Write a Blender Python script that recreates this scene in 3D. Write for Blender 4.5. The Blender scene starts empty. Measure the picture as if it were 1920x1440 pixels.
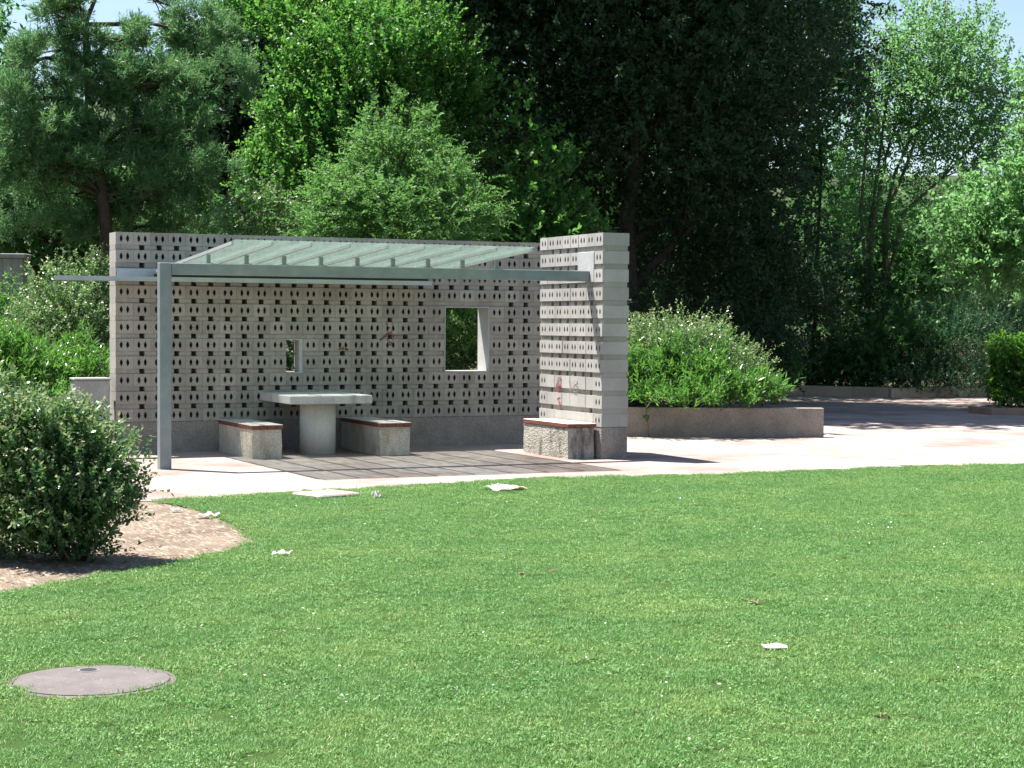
import bpy, bmesh, math, random
import numpy as np
from mathutils import Vector, Matrix
from mathutils.geometry import tessellate_polygon

scene = bpy.context.scene
COL = scene.collection

# ------------------------------------------------------------------ camera
cam_data = bpy.data.cameras.new('camera')
cam_data.sensor_width = 36.0
cam_data.lens = 36.0 * 3412.04 / 1920.0
cam_data.clip_start = 0.1
cam_data.clip_end = 3000.0
cam = bpy.data.objects.new('camera', cam_data)
COL.objects.link(cam)
YAW, PITCH, ROLL = 0.428087562, -0.0329160196, 0.00570974759
fw = Vector((math.sin(YAW)*math.cos(PITCH), math.cos(YAW)*math.cos(PITCH), math.sin(PITCH)))
r0 = Vector((math.cos(YAW), -math.sin(YAW), 0))
u0 = r0.cross(fw)
rr = r0*math.cos(ROLL) + u0*math.sin(ROLL)
uu = -r0*math.sin(ROLL) + u0*math.cos(ROLL)
CAM = Vector((-10.1031, -22.4723, 1.624))
M = Matrix((rr, uu, -fw)).transposed().to_4x4()
M.translation = CAM
cam.matrix_world = M
scene.camera = cam

# ------------------------------------------------------------------ sky, sun, exposure
SUN_TO = Vector((-0.275, 0.36, 1.0)).normalized()      # towards the sun
world = bpy.data.worlds.new('World')
scene.world = world
world.use_nodes = True
wn = world.node_tree
sky = wn.nodes.new('ShaderNodeTexSky')
sky.sky_type = 'NISHITA'
sky.sun_disc = False
sky.sun_elevation = math.asin(SUN_TO.z)
sky.sun_rotation = math.atan2(SUN_TO.x, SUN_TO.y)
sky.air_density = 1.0
sky.dust_density = 0.7
sky.ozone_density = 1.0
bgn = wn.nodes['Background']
bgn.inputs['Strength'].default_value = 0.062
wn.links.new(sky.outputs[0], bgn.inputs['Color'])
sun_data = bpy.data.lights.new('sun', 'SUN')
sun_data.energy = 5.0
sun_data.angle = math.radians(0.53)
sun_data.color = (1.0, 0.96, 0.90)
sun = bpy.data.objects.new('sun', sun_data)
COL.objects.link(sun)
sun.rotation_euler = SUN_TO.to_track_quat('Z', 'Y').to_euler()
sun.location = (0, 0, 30)
vs = scene.view_settings
vs.view_transform = 'Standard'
vs.look = 'None'
vs.gamma = 1.0
vs.use_curve_mapping = False
vs.exposure = 1.6

scene.cycles.max_bounces = 8
scene.cycles.transparent_max_bounces = 12

# ------------------------------------------------------------------ helpers: objects
def tag(o, label=None, cat=None, group=None, kind=None):
    if label: o['label'] = label
    if cat: o['category'] = cat
    if group: o['group'] = group
    if kind: o['kind'] = kind
    return o

def empty(name, loc, rz=0.0):
    o = bpy.data.objects.new(name, None)
    COL.objects.link(o)
    o.location = loc
    o.rotation_euler = (0, 0, rz)
    o.empty_display_size = 0.2
    return o

def link(name, me, mat=None, parent=None, loc=None):
    o = bpy.data.objects.new(name, me)
    COL.objects.link(o)
    if mat is not None and len(me.materials) == 0:
        me.materials.append(mat)
    if parent is not None:
        o.parent = parent
    if loc is not None:
        o.location = loc
    return o

def bm_mesh(name, bm, smooth=False):
    bmesh.ops.recalc_face_normals(bm, faces=bm.faces[:])
    me = bpy.data.meshes.new(name)
    bm.to_mesh(me)
    bm.free()
    if smooth:
        me.polygons.foreach_set('use_smooth', [True]*len(me.polygons))
    return me

def box(bm, x0, x1, y0, y1, z0, z1, bevel=0.0):
    vs_ = [bm.verts.new(p) for p in ((x0,y0,z0),(x1,y0,z0),(x1,y1,z0),(x0,y1,z0),(x0,y0,z1),(x1,y0,z1),(x1,y1,z1),(x0,y1,z1))]
    fs = [bm.faces.new([vs_[i] for i in q]) for q in ((3,2,1,0),(4,5,6,7),(0,1,5,4),(1,2,6,5),(2,3,7,6),(3,0,4,7))]
    if bevel > 0:
        es = list({e for f in fs for e in f.edges})
        bmesh.ops.bevel(bm, geom=es, offset=bevel, segments=1, affect='EDGES')

def box_obj(name, dims, mat, parent=None, bevel=0.0, label=None):
    bm = bmesh.new()
    box(bm, *dims, bevel=bevel)
    o = link(name, bm_mesh(name, bm), mat, parent)
    return o

def roughen(bm, amount, cuts, seed):
    bmesh.ops.subdivide_edges(bm, edges=bm.edges[:], cuts=cuts, use_grid_fill=True)
    rnd = random.Random(seed)
    for v in bm.verts:
        v.co += Vector((rnd.uniform(-1,1), rnd.uniform(-1,1), rnd.uniform(-1,1)))*amount

def tube(bm, pts, rads, seg=7):
    pts = [Vector(p) for p in pts]
    rings = []
    n = len(pts)
    for i, p in enumerate(pts):
        d = (pts[min(i+1, n-1)] - pts[max(i-1, 0)])
        if d.length < 1e-6: d = Vector((0, 0, 1))
        d.normalize()
        a = d.cross(Vector((0.31, 0.95, 0.05)))
        if a.length < 0.1: a = d.cross(Vector((1, 0, 0)))
        a.normalize()
        b = d.cross(a)
        rings.append([bm.verts.new(p + (a*math.cos(t)+b*math.sin(t))*rads[i]) for t in (2*math.pi*k/seg for k in range(seg))])
    for i in range(n-1):
        for k in range(seg):
            bm.faces.new((rings[i][k], rings[i][(k+1) % seg], rings[i+1][(k+1) % seg], rings[i+1][k]))
    bm.faces.new(list(reversed(rings[0])))
    bm.faces.new(rings[-1])

# ------------------------------------------------------------------ helpers: materials
class NT:
    def __init__(self, name):
        self.m = bpy.data.materials.new(name)
        self.m.use_nodes = True
        self.t = self.m.node_tree
        self.b = self.t.nodes['Principled BSDF']
        self.out = self.t.nodes['Material Output']
    def n(self, typ, **kw):
        nd = self.t.nodes.new(typ)
        for k, v in kw.items():
            if hasattr(nd, k): setattr(nd, k, v)
            else: nd.inputs[k].default_value = v
        return nd
    def l(self, a, b): self.t.links.new(a, b)
    def coord(self, kind='Object'):
        if kind == 'World':
            return self.n('ShaderNodeNewGeometry').outputs['Position']
        return self.n('ShaderNodeTexCoord').outputs[kind]
    def noise(self, vec, scale, detail=4, rough=0.55, dist=0.0):
        nd = self.n('ShaderNodeTexNoise')
        nd.inputs['Scale'].default_value = scale
        nd.inputs['Detail'].default_value = detail
        nd.inputs['Roughness'].default_value = rough
        nd.inputs['Distortion'].default_value = dist
        self.l(vec, nd.inputs['Vector'])
        return nd.outputs['Fac']
    def ramp(self, fac, stops):
        nd = self.n('ShaderNodeValToRGB')
        el = nd.color_ramp.elements
        while len(el) > 1: el.remove(el[-1])
        el[0].position = stops[0][0]; el[0].color = (*stops[0][1], 1)
        for p, c in stops[1:]:
            e = el.new(p); e.color = (*c, 1)
        self.l(fac, nd.inputs['Fac'])
        return nd.outputs['Color']
    def mix(self, fac, a, b, blend='MIX'):
        nd = self.n('ShaderNodeMixRGB', blend_type=blend)
        for i, v in ((0, fac), (1, a), (2, b)):
            if isinstance(v, (int, float)): nd.inputs[i].default_value = v
            elif isinstance(v, tuple): nd.inputs[i].default_value = (*v, 1)
            else: self.l(v, nd.inputs[i])
        return nd.outputs[0]
    def math(self, op, a, b=0.0):
        nd = self.n('ShaderNodeMath', operation=op)
        for i, v in ((0, a), (1, b)):
            if isinstance(v, (int, float)): nd.inputs[i].default_value = v
            else: self.l(v, nd.inputs[i])
        return nd.outputs[0]
    def bump(self, h, strength, dist=0.01):
        nd = self.n('ShaderNodeBump')
        nd.inputs['Strength'].default_value = strength
        nd.inputs['Distance'].default_value = dist
        self.l(h, nd.inputs['Height'])
        self.l(nd.outputs[0], self.b.inputs['Normal'])
    def base(self, c, rough=0.8, spec=0.3):
        if isinstance(c, tuple): self.b.inputs['Base Color'].default_value = (*c, 1)
        else: self.l(c, self.b.inputs['Base Color'])
        self.b.inputs['Roughness'].default_value = rough
        self.b.inputs['Specular IOR Level'].default_value = spec
        return self.m

def mat_concrete(name, c, var=0.25, scale=3.0, grain=90.0, stain=None, per_object=0.0, bump=0.3):
    k = NT(name)
    w = k.coord('World')
    big = k.noise(w, scale, 5, 0.6)
    fine = k.noise(w, grain, 3, 0.7)
    d = tuple(x*(1-var) for x in c); e = tuple(min(1, x*(1+var)) for x in c)
    col = k.ramp(big, [(0.28, d), (0.72, e)])
    col = k.mix(0.5, col, k.ramp(fine, [(0.3, (0.62,)*3), (0.7, (1.25,)*3)]), 'MULTIPLY')
    if stain:
        mp = k.n('ShaderNodeMapping'); mp.inputs['Scale'].default_value = (3.5, 3.5, 0.5)
        k.l(w, mp.inputs['Vector'])
        s = k.noise(mp.outputs[0], 1.6, 4, 0.6)
        col = k.mix(k.ramp(s, [(0.52, (0,)*3), (0.72, (0.75,)*3)]), col, stain)
    if per_object:
        oi = k.n('ShaderNodeObjectInfo')
        v = k.n('ShaderNodeMapRange'); v.inputs['To Min'].default_value = 1-per_object; v.inputs['To Max'].default_value = 1+per_object
        k.l(oi.outputs['Random'], v.inputs['Value'])
        hsv = k.n('ShaderNodeHueSaturation')
        k.l(v.outputs[0], hsv.inputs['Value']); k.l(col, hsv.inputs['Color'])
        col = hsv.outputs[0]
    k.bump(fine, bump, 0.004)
    return k.base(col, 0.9, 0.2)

def mat_aggregate(name, c, moss=None):
    k = NT(name)
    w = k.coord('World')
    vo = k.n('ShaderNodeTexVoronoi'); vo.inputs['Scale'].default_value = 42
    k.l(w, vo.inputs['Vector'])
    big = k.noise(w, 4.0, 5, 0.65)
    col = k.ramp(k.noise(w, 60, 4, 0.8), [(0.3, tuple(x*0.55 for x in c)), (0.5, c), (0.75, tuple(min(1, x*1.45) for x in c))])
    col = k.mix(0.7, col, k.ramp(big, [(0.3, (0.65, 0.63, 0.6)), (0.65, (1.1, 1.08, 1.05))]), 'MULTIPLY')
    if moss:
        mp = k.n('ShaderNodeMapping'); mp.inputs['Scale'].default_value = (4, 4, 1.3)
        k.l(w, mp.inputs['Vector'])
        s = k.noise(mp.outputs[0], 1.8, 5, 0.65)
        col = k.mix(k.ramp(s, [(0.48, (0,)*3), (0.66, (0.8,)*3)]), col, moss)
    k.bump(vo.outputs['Distance'], 0.6, 0.012)
    return k.base(col, 0.92, 0.2)

def mat_leaf(name, c0, c1, tip=None, trans=0.35, rough=0.42, spec=0.45, tcol=None):
    """c0..c1 per leaf colour range, tip the colour of new growth"""
    k = NT(name)
    at = k.n('ShaderNodeAttribute', attribute_name='leafvar')
    sp = k.n('ShaderNodeSeparateXYZ')
    k.l(at.outputs['Vector'], sp.inputs[0])
    col = k.ramp(sp.outputs[0], [(0.0, c0), (1.0, c1)])
    if tip:
        f = k.ramp(sp.outputs[1], [(0.62, (0,)*3), (1.0, (1,)*3)])
        col = k.mix(f, col, tip)
    k.base(col, rough, spec)
    tr = k.n('ShaderNodeBsdfTranslucent')
    hs = k.n('ShaderNodeHueSaturation'); hs.inputs['Saturation'].default_value = 1.15; hs.inputs['Value'].default_value = 1.8
    hs.inputs['Hue'].default_value = 0.495
    k.l(col, hs.inputs['Color']); k.l(hs.outputs[0], tr.inputs['Color'])
    mx = k.n('ShaderNodeMixShader'); mx.inputs[0].default_value = trans
    k.l(k.b.outputs[0], mx.inputs[1]); k.l(tr.outputs[0], mx.inputs[2])
    k.l(mx.outputs[0], k.out.inputs['Surface'])
    return k.m

def mat_simple(name, c, rough=0.6, spec=0.4, metal=0.0, nscale=20, var=0.15, bump=0.0):
    k = NT(name)
    w = k.coord('World')
    f = k.noise(w, nscale, 4, 0.6)
    col = k.ramp(f, [(0.3, tuple(x*(1-var) for x in c)), (0.7, tuple(min(1, x*(1+var)) for x in c))])
    k.b.inputs['Metallic'].default_value = metal
    if bump: k.bump(f, bump, 0.003)
    return k.base(col, rough, spec)

MAT = {}
MAT['block'] = mat_concrete('block_concrete', (0.310, 0.292, 0.260), 0.14, 2.2, 110, stain=(0.225, 0.205, 0.175), per_object=0.13)
MAT['spacer'] = mat_concrete('spacer_concrete', (0.325, 0.306, 0.274), 0.14, 2.2, 110, per_object=0.09)
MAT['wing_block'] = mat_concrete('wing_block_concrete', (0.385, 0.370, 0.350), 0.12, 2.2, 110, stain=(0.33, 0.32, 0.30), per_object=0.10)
MAT['plinth'] = mat_aggregate('plinth_aggregate', (0.27, 0.25, 0.225))
MAT['planter'] = mat_aggregate('planter_aggregate', (0.30, 0.265, 0.23))
MAT['bench'] = mat_aggregate('bench_aggregate', (0.56, 0.52, 0.43), moss=(0.36, 0.29, 0.20))
MAT['bench_mossy'] = mat_aggregate('bench_aggregate_mossy', (0.40, 0.38, 0.34), moss=(0.075, 0.07, 0.06))
MAT['table'] = mat_concrete('table_concrete', (0.52, 0.51, 0.48), 0.14, 5, 70, stain=(0.26, 0.25, 0.22))
MAT['pier'] = mat_concrete('pier_concrete', (0.66, 0.63, 0.54), 0.08, 4, 70, stain=(0.55, 0.52, 0.43))
MAT['pillar'] = mat_concrete('pillar_concrete', (0.30, 0.30, 0.29), 0.2, 4, 70, stain=(0.2, 0.2, 0.19))
MAT['panel'] = mat_concrete('panel_concrete', (0.43, 0.43, 0.42), 0.12, 4, 70)
MAT['kerb'] = mat_concrete('kerb_concrete', (0.36, 0.30, 0.235), 0.15, 1.2, 60, stain=(0.22, 0.18, 0.14))
MAT['steel'] = mat_simple('painted_steel', (0.21, 0.245, 0.25), 0.45, 0.5, 0.35, 6, 0.14)
MAT['zinc'] = mat_simple('zinc_sheet', (0.42, 0.44, 0.48), 0.38, 0.5, 0.75, 5, 0.12)
MAT['alu'] = mat_simple('glazing_bar_metal', (0.50, 0.53, 0.53), 0.42, 0.5, 0.55, 8, 0.1)
MAT['near_black'] = mat_simple('near_black_matt', (0.022, 0.024, 0.022), 0.6, 0.3)
MAT['bark'] = mat_simple('bark', (0.075, 0.055, 0.042), 0.95, 0.1, 0, 14, 0.4, 0.8)
MAT['bark_dark'] = mat_simple('bark_dark', (0.05, 0.042, 0.036), 0.95, 0.1, 0, 14, 0.4, 0.8)
MAT['bark_pale'] = mat_simple('bark_pale', (0.17, 0.15, 0.115), 0.9, 0.1, 0, 10, 0.3, 0.6)
MAT['twig'] = mat_simple('twig', (0.12, 0.09, 0.06), 0.9, 0.1)
MAT['paper'] = mat_simple('white_paper', (0.70, 0.68, 0.67), 0.8, 0.2, 0, 12, 0.06)
MAT['paper_pink'] = mat_simple('pinkish_paper', (0.70, 0.58, 0.55), 0.8, 0.2, 0, 12, 0.08)
MAT['deadleaf'] = mat_simple('dead_leaf', (0.36, 0.25, 0.185), 0.8, 0.2, 0, 20, 0.25)
MAT['paint_red'] = mat_simple('red_spray_paint', (0.36, 0.10, 0.12), 0.6, 0.3)
MAT['paint_orange'] = mat_simple('orange_spray_paint', (0.40, 0.26, 0.17), 0.8, 0.2)
MAT['paint_grey'] = mat_simple('grey_marker_paint', (0.36, 0.33, 0.31), 0.7, 0.3)
MAT['soil'] = mat_simple('dark_soil', (0.10, 0.075, 0.055), 0.95, 0.1, 0, 6, 0.4, 0.8)

def mat_wood():
    k = NT('red_brown_wood')
    w = k.coord('World')
    mp = k.n('ShaderNodeMapping'); mp.inputs['Scale'].default_value = (14, 1.2, 14)
    k.l(w, mp.inputs['Vector'])
    f = k.noise(mp.outputs[0], 4, 5, 0.65)
    col = k.ramp(f, [(0.25, (0.10, 0.034, 0.024)), (0.6, (0.20, 0.068, 0.045)), (0.8, (0.30, 0.13, 0.085))])
    # upper faces: weathered grey wood, painted paler still for the sun on it
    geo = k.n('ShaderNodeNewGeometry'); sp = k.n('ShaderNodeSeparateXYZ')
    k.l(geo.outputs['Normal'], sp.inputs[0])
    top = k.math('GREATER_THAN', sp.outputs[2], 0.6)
    wear_and_glare = k.ramp(k.noise(w, 9, 4, 0.7), [(0.3, (0.42, 0.38, 0.34)), (0.7, (0.60, 0.56, 0.52))])
    col = k.mix(top, col, wear_and_glare)
    k.bump(f, 0.4, 0.004)
    return k.base(col, 0.62, 0.4)
MAT['wood'] = mat_wood()

def mat_glass():
    k = NT('dusty_roof_glass')
    w = k.coord('World')
    mp = k.n('ShaderNodeMapping'); mp.inputs['Scale'].default_value = (5, 0.9, 1)
    k.l(w, mp.inputs['Vector'])
    dirt = k.noise(mp.outputs[0], 3.0, 5, 0.62)
    tr = k.n('ShaderNodeBsdfTransparent'); tr.inputs[0].default_value = (0.88, 0.93, 0.90, 1)
    tl = k.n('ShaderNodeBsdfTranslucent'); tl.inputs[0].default_value = (0.37, 0.45, 0.425, 1)
    df = k.n('ShaderNodeBsdfDiffuse'); df.inputs[0].default_value = (0.34, 0.40, 0.375, 1)
    gl = k.n('ShaderNodeBsdfGlossy'); gl.inputs['Roughness'].default_value = 0.06
    gl.inputs[0].default_value = (0.80, 0.92, 0.88, 1)
    dust = k.n('ShaderNodeMixShader'); dust.inputs[0].default_value = 0.35
    k.l(tl.outputs[0], dust.inputs[1]); k.l(df.outputs[0], dust.inputs[2])
    m1 = k.n('ShaderNodeMixShader')
    fac = k.n('ShaderNodeMapRange'); fac.inputs['From Min'].default_value = 0.25; fac.inputs['From Max'].default_value = 0.75
    fac.inputs['To Min'].default_value = 0.17; fac.inputs['To Max'].default_value = 0.52
    k.l(dirt, fac.inputs['Value'])
    k.l(fac.outputs[0], m1.inputs[0]); k.l(tr.outputs[0], m1.inputs[1]); k.l(dust.outputs[0], m1.inputs[2])
    fr = k.n('ShaderNodeFresnel'); fr.inputs['IOR'].default_value = 1.5
    ff = k.math('MULTIPLY', fr.outputs[0], 0.55)
    m2 = k.n('ShaderNodeMixShader')
    k.l(ff, m2.inputs[0]); k.l(m1.outputs[0], m2.inputs[1]); k.l(gl.outputs[0], m2.inputs[2])
    k.l(m2.outputs[0], k.out.inputs['Surface'])
    return k.m
MAT['glass'] = mat_glass()

def mat_gravel():
    k = NT('pale_pink_gravel')
    w = k.coord('World')
    big = k.noise(w, 0.55, 5, 0.6)
    mid = k.noise(w, 3.5, 4, 0.65)
    fine = k.noise(w, 75, 3, 0.8)
    col = k.ramp(big, [(0.34, (0.235, 0.170, 0.150)), (0.50, (0.320, 0.266, 0.246)), (0.72, (0.41, 0.365, 0.350))])
    col = k.mix(0.55, col, k.ramp(mid, [(0.32, (0.70, 0.65, 0.63)), (0.62, (1.08, 1.06, 1.05))]), 'MULTIPLY')
    col = k.mix(0.7, col, k.ramp(fine, [(0.3, (0.70, 0.68, 0.66)), (0.7, (1.2, 1.2, 1.2))]), 'MULTIPLY')
    k.bump(fine, 0.5, 0.01)
    return k.base(col, 0.95, 0.15)
MAT['gravel'] = mat_gravel()

def mat_earth(name, a, b, straw=None):
    k = NT(name)
    w = k.coord('World')
    big = k.noise(w, 1.2, 5, 0.65)
    fine = k.noise(w, 38, 4, 0.8)
    col = k.ramp(big, [(0.3, a), (0.7, b)])
    col = k.mix(0.8, col, k.ramp(fine, [(0.3, (0.55,)*3), (0.7, (1.35,)*3)]), 'MULTIPLY')
    if straw:
        mp = k.n('ShaderNodeMapping'); mp.inputs['Scale'].default_value = (12, 2.2, 5)
        mp.inputs['Rotation'].default_value = (0, 0, 0.5)
        k.l(w, mp.inputs['Vector'])
        s = k.noise(mp.outputs[0], 2.4, 4, 0.7, 0.8)
        col = k.mix(k.ramp(s, [(0.5, (0,)*3), (0.62, (0.8,)*3)]), col, straw)
    k.bump(fine, 0.8, 0.02)
    return k.base(col, 0.95, 0.12)
MAT['bed'] = mat_earth('dry_bed_earth', (0.125, 0.094, 0.070), (0.250, 0.196, 0.150), straw=(0.36, 0.30, 0.24))
MAT['forest'] = mat_earth('forest_floor', (0.05, 0.05, 0.028), (0.11, 0.10, 0.055))

def mat_lawn():
    k = NT('lawn_soil_and_thatch')
    w = k.coord('World')
    big = k.noise(w, 0.9, 5, 0.6)
    fine = k.noise(w, 90, 4, 0.85)
    col = k.ramp(big, [(0.3, (0.045, 0.10, 0.022)), (0.7, (0.085, 0.145, 0.04))])
    col = k.mix(0.85, col, k.ramp(fine, [(0.25, (0.4, 0.45, 0.4)), (0.75, (1.4, 1.35, 1.3))]), 'MULTIPLY')
    k.bump(fine, 0.9, 0.02)
    return k.base(col, 0.95, 0.1)
MAT['lawn'] = mat_lawn()

def mat_blade():
    k = NT('grass_blade')
    at = k.n('ShaderNodeAttribute', attribute_name='leafvar')
    sp = k.n('ShaderNodeSeparateXYZ'); k.l(at.outputs['Vector'], sp.inputs[0])
    w = k.coord('World')
    col = k.ramp(sp.outputs[0], [(0.0, (0.085, 0.222, 0.047)), (0.6, (0.140, 0.290, 0.074)), (0.93, (0.220, 0.345, 0.132)), (1.0, (0.38, 0.36, 0.22))])
    pat = k.noise(w, 1.1, 4, 0.6)
    col = k.mix(0.75, col, k.ramp(pat, [(0.32, (0.74, 0.88, 0.84)), (0.5, (1, 1, 1)), (0.66, (1.36, 1.14, 1.14))]), 'MULTIPLY')
    pat2 = k.noise(w, 7.0, 3, 0.6)
    col = k.mix(0.5, col, k.ramp(pat2, [(0.3, (0.7, 0.78, 0.75)), (0.7, (1.3, 1.2, 1.2))]), 'MULTIPLY')
    k.base(col, 0.55, 0.3)
    tr = k.n('ShaderNodeBsdfTranslucent')
    k.l(col, tr.inputs['Color'])
    mx = k.n('ShaderNodeMixShader'); mx.inputs[0].default_value = 0.3
    k.l(k.b.outputs[0], mx.inputs[1]); k.l(tr.outputs[0], mx.inputs[2])
    k.l(mx.outputs[0], k.out.inputs['Surface'])
    return k.m
MAT['blade'] = mat_blade()

# leaves
LEAF = {
 'hornbeam': mat_leaf('leaf_hornbeam', (0.038, 0.126, 0.028), (0.076, 0.178, 0.046), tip=(0.120, 0.225, 0.062), trans=0.46, spec=0.25),
 'locust': mat_leaf('leaf_locust', (0.064, 0.158, 0.046), (0.124, 0.220, 0.072), trans=0.42, spec=0.2, rough=0.5),
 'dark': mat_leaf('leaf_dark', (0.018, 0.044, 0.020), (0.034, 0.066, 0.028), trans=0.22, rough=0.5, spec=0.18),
 'pale': mat_leaf('leaf_pale', (0.088, 0.195, 0.078), (0.152, 0.258, 0.108), trans=0.54, spec=0.22),
 'mid': mat_leaf('leaf_mid', (0.042, 0.118, 0.038), (0.080, 0.162, 0.056), trans=0.44, spec=0.2),
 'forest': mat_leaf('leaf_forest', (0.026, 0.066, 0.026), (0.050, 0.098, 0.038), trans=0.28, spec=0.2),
 'needle': mat_leaf('pine_needle', (0.044, 0.124, 0.058), (0.130, 0.220, 0.082), trans=0.34, rough=0.5, spec=0.2),
 'privet': mat_leaf('leaf_privet', (0.044, 0.112, 0.034), (0.080, 0.160, 0.054), tip=(0.20, 0.235, 0.12), trans=0.34, rough=0.34, spec=0.5),
 'oleander': mat_leaf('leaf_oleander', (0.045, 0.130, 0.028), (0.105, 0.200, 0.055), trans=0.44, rough=0.34, spec=0.55),
 'silver': mat_leaf('leaf_silver', (0.052, 0.132, 0.036), (0.122, 0.205, 0.076), tip=(0.22, 0.26, 0.13), trans=0.36, rough=0.36, spec=0.55),
 'laurel': mat_leaf('leaf_laurel', (0.060, 0.150, 0.030), (0.110, 0.210, 0.050), trans=0.34, rough=0.28, spec=0.6),
 'hedge': mat_leaf('leaf_hedge', (0.065, 0.170, 0.030), (0.125, 0.235, 0.055), trans=0.5, rough=0.28, spec=0.6),
 'rosemary': mat_leaf('leaf_rosemary', (0.032, 0.088, 0.044), (0.062, 0.122, 0.062), trans=0.25, spec=0.2),
}

# ================================================================== GROUND
def sheet(name, pts, z, mat, edge_step=0.15, wobble=0.0, seed=1, wob_scale=1.0):
    """flat polygon sheet with a finely broken outline"""
    rnd = random.Random(seed)
    out = []
    n = len(pts)
    for i in range(n):
        a = Vector(pts[i]); b = Vector(pts[(i+1) % n])
        L = (b-a).length
        k = max(1, min(160, int(L/edge_step)))
        for j in range(k):
            p = a.lerp(b, j/k)
            if wobble:
                p += Vector((rnd.uniform(-1, 1), rnd.uniform(-1, 1)))*wobble
            out.append((p.x, p.y))
    tri = tessellate_polygon([[Vector((x, y, 0)) for x, y in out]])
    me = bpy.data.meshes.new(name)
    me.from_pydata([(x, y, z) for x, y in out], [], [list(t) for t in tri])
    bm = bmesh.new(); bm.from_mesh(me)
    bmesh.ops.recalc_face_normals(bm, faces=bm.faces[:])
    if sum(f.normal.z*f.calc_area() for f in bm.faces) < 0:
        bmesh.ops.reverse_faces(bm, faces=bm.faces[:])
    bm.to_mesh(me); bm.free()
    return link(name, me, mat)

g = sheet('ground', [(-900, -900), (900, -900), (900, 900), (-900, 900)], -0.03, MAT['forest'], edge_step=50)
tag(g, kind='structure')

LAWN_EDGE = [(-6.15, -6.10), (-5.5, -5.95), (-4.54, -5.72), (-3.3, -5.42), (-2.16, -5.22), (-1.0, -5.28), (0.07, -5.42), (1.4, -5.36), (2.79, -5.24), (3.5, -5.35), (4.4, -5.5), (8, -5.9), (14, -6.4)]
GRAVEL = LAWN_EDGE + [(30, -7), (40, 2), (30, 9), (19.0, 11.6), (15.05, 11.72), (13.45, 13.85), (8.5, 13.6), (7.5, 3.4), (6.2, 1.9), (5.4, 0.2), (2.0, 1.5), (0.8, 0.8), (-5.6, 0.6), (-7.2, -0.8), (-12, -2.5), (-12, -5.6), (-6.9, -6.0)]
gravel = sheet('gravel_path', GRAVEL, -0.004, MAT['gravel'], 0.3)
tag(gravel, kind='structure')
BED_EDGE = [(-6.20, -6.12), (-6.05, -6.9), (-6.02, -7.5), (-6.10, -8.6), (-6.24, -9.45), (-6.55, -9.85), (-7.0, -10.3), (-7.6, -10.78), (-8.38, -11.35), (-9.3, -11.9), (-11, -12.6)]
bed = sheet('dirt_bed', BED_EDGE + [(-16, -13.5), (-16, -5.9), (-7.0, -5.95)], -0.008, MAT['bed'], 0.15, 0.02)
tag(bed, kind='structure')
LAWN = LAWN_EDGE + [(30, -8), (30, -40), (-40, -40), (-40, -18), (-16, -14.2), (-11, -12.65)] + list(reversed(BED_EDGE[:-1]))
lawn = sheet('lawn', LAWN, 0.0, MAT['lawn'], 0.12, 0.025, 3)
tag(lawn, kind='structure')

# far hill behind the trees
def hill():
    bm = bmesh.new()
    C = np.array([CAM.x, CAM.y])
    rows = []
    nA, nR = 90, 8
    rnd = random.Random(8)
    ph = [rnd.uniform(0, 6.28) for _ in range(6)]
    for i in range(nA+1):
        a = YAW - 1.3 + 2.6*i/nA
        top = 46 + 9*math.sin(3*a+ph[0]) + 5*math.sin(9*a+ph[1]) + 2.5*math.sin(23*a+ph[2])
        row = []
        for j in range(nR+1):
            t = j/nR
            d = 330 + 170*t
            z = -2 + (top+2)*math.sin(t*math.pi/2)**1.2 + (math.sin(41*a+7*j)*1.5 if 0 < j else 0)
            row.append(bm.verts.new((C[0]+d*math.sin(a), C[1]+d*math.cos(a), z)))
        rows.append(row)
    for i in range(nA):
        for j in range(nR):
            bm.faces.new((rows[i][j], rows[i+1][j], rows[i+1][j+1], rows[i][j+1]))
    me = bm_mesh('hill', bm, True)
    k = NT('wooded_hill')
    w = k.coord('World')
    col = k.ramp(k.noise(w, 0.09, 6, 0.7), [(0.35, (0.03, 0.05, 0.022)), (0.6, (0.06, 0.08, 0.04)), (0.75, (0.12, 0.12, 0.085))])
    k.base(col, 1.0, 0.05)
    return tag(link('hill', me, k.m), kind='structure')
hill()

# ================================================================== SCREEN WALLS
B, V = 0.21923, 0.21923
BH, SH = 0.155, V-0.155
TOP = 2.655
TH = 0.36
Z_PL = TOP - 10*V - BH/2          # plinth top
X0 = 0.57994
def row_z(k): return TOP - k*V

def lens(cx, cz, hw=0.0205, hh=0.046, n=5):
    pts = []
    for i in range(n):
        t = -1 + 2*i/(n-1)
        pts.append((cx + hw*(1-abs(t)**1.7), cz + hh*t))
    for i in range(1, n-1):
        t = 1 - 2*i/(n-1)
        pts.append((cx - hw*(1-abs(t)**1.7), cz + hh*t))
    return pts

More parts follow.
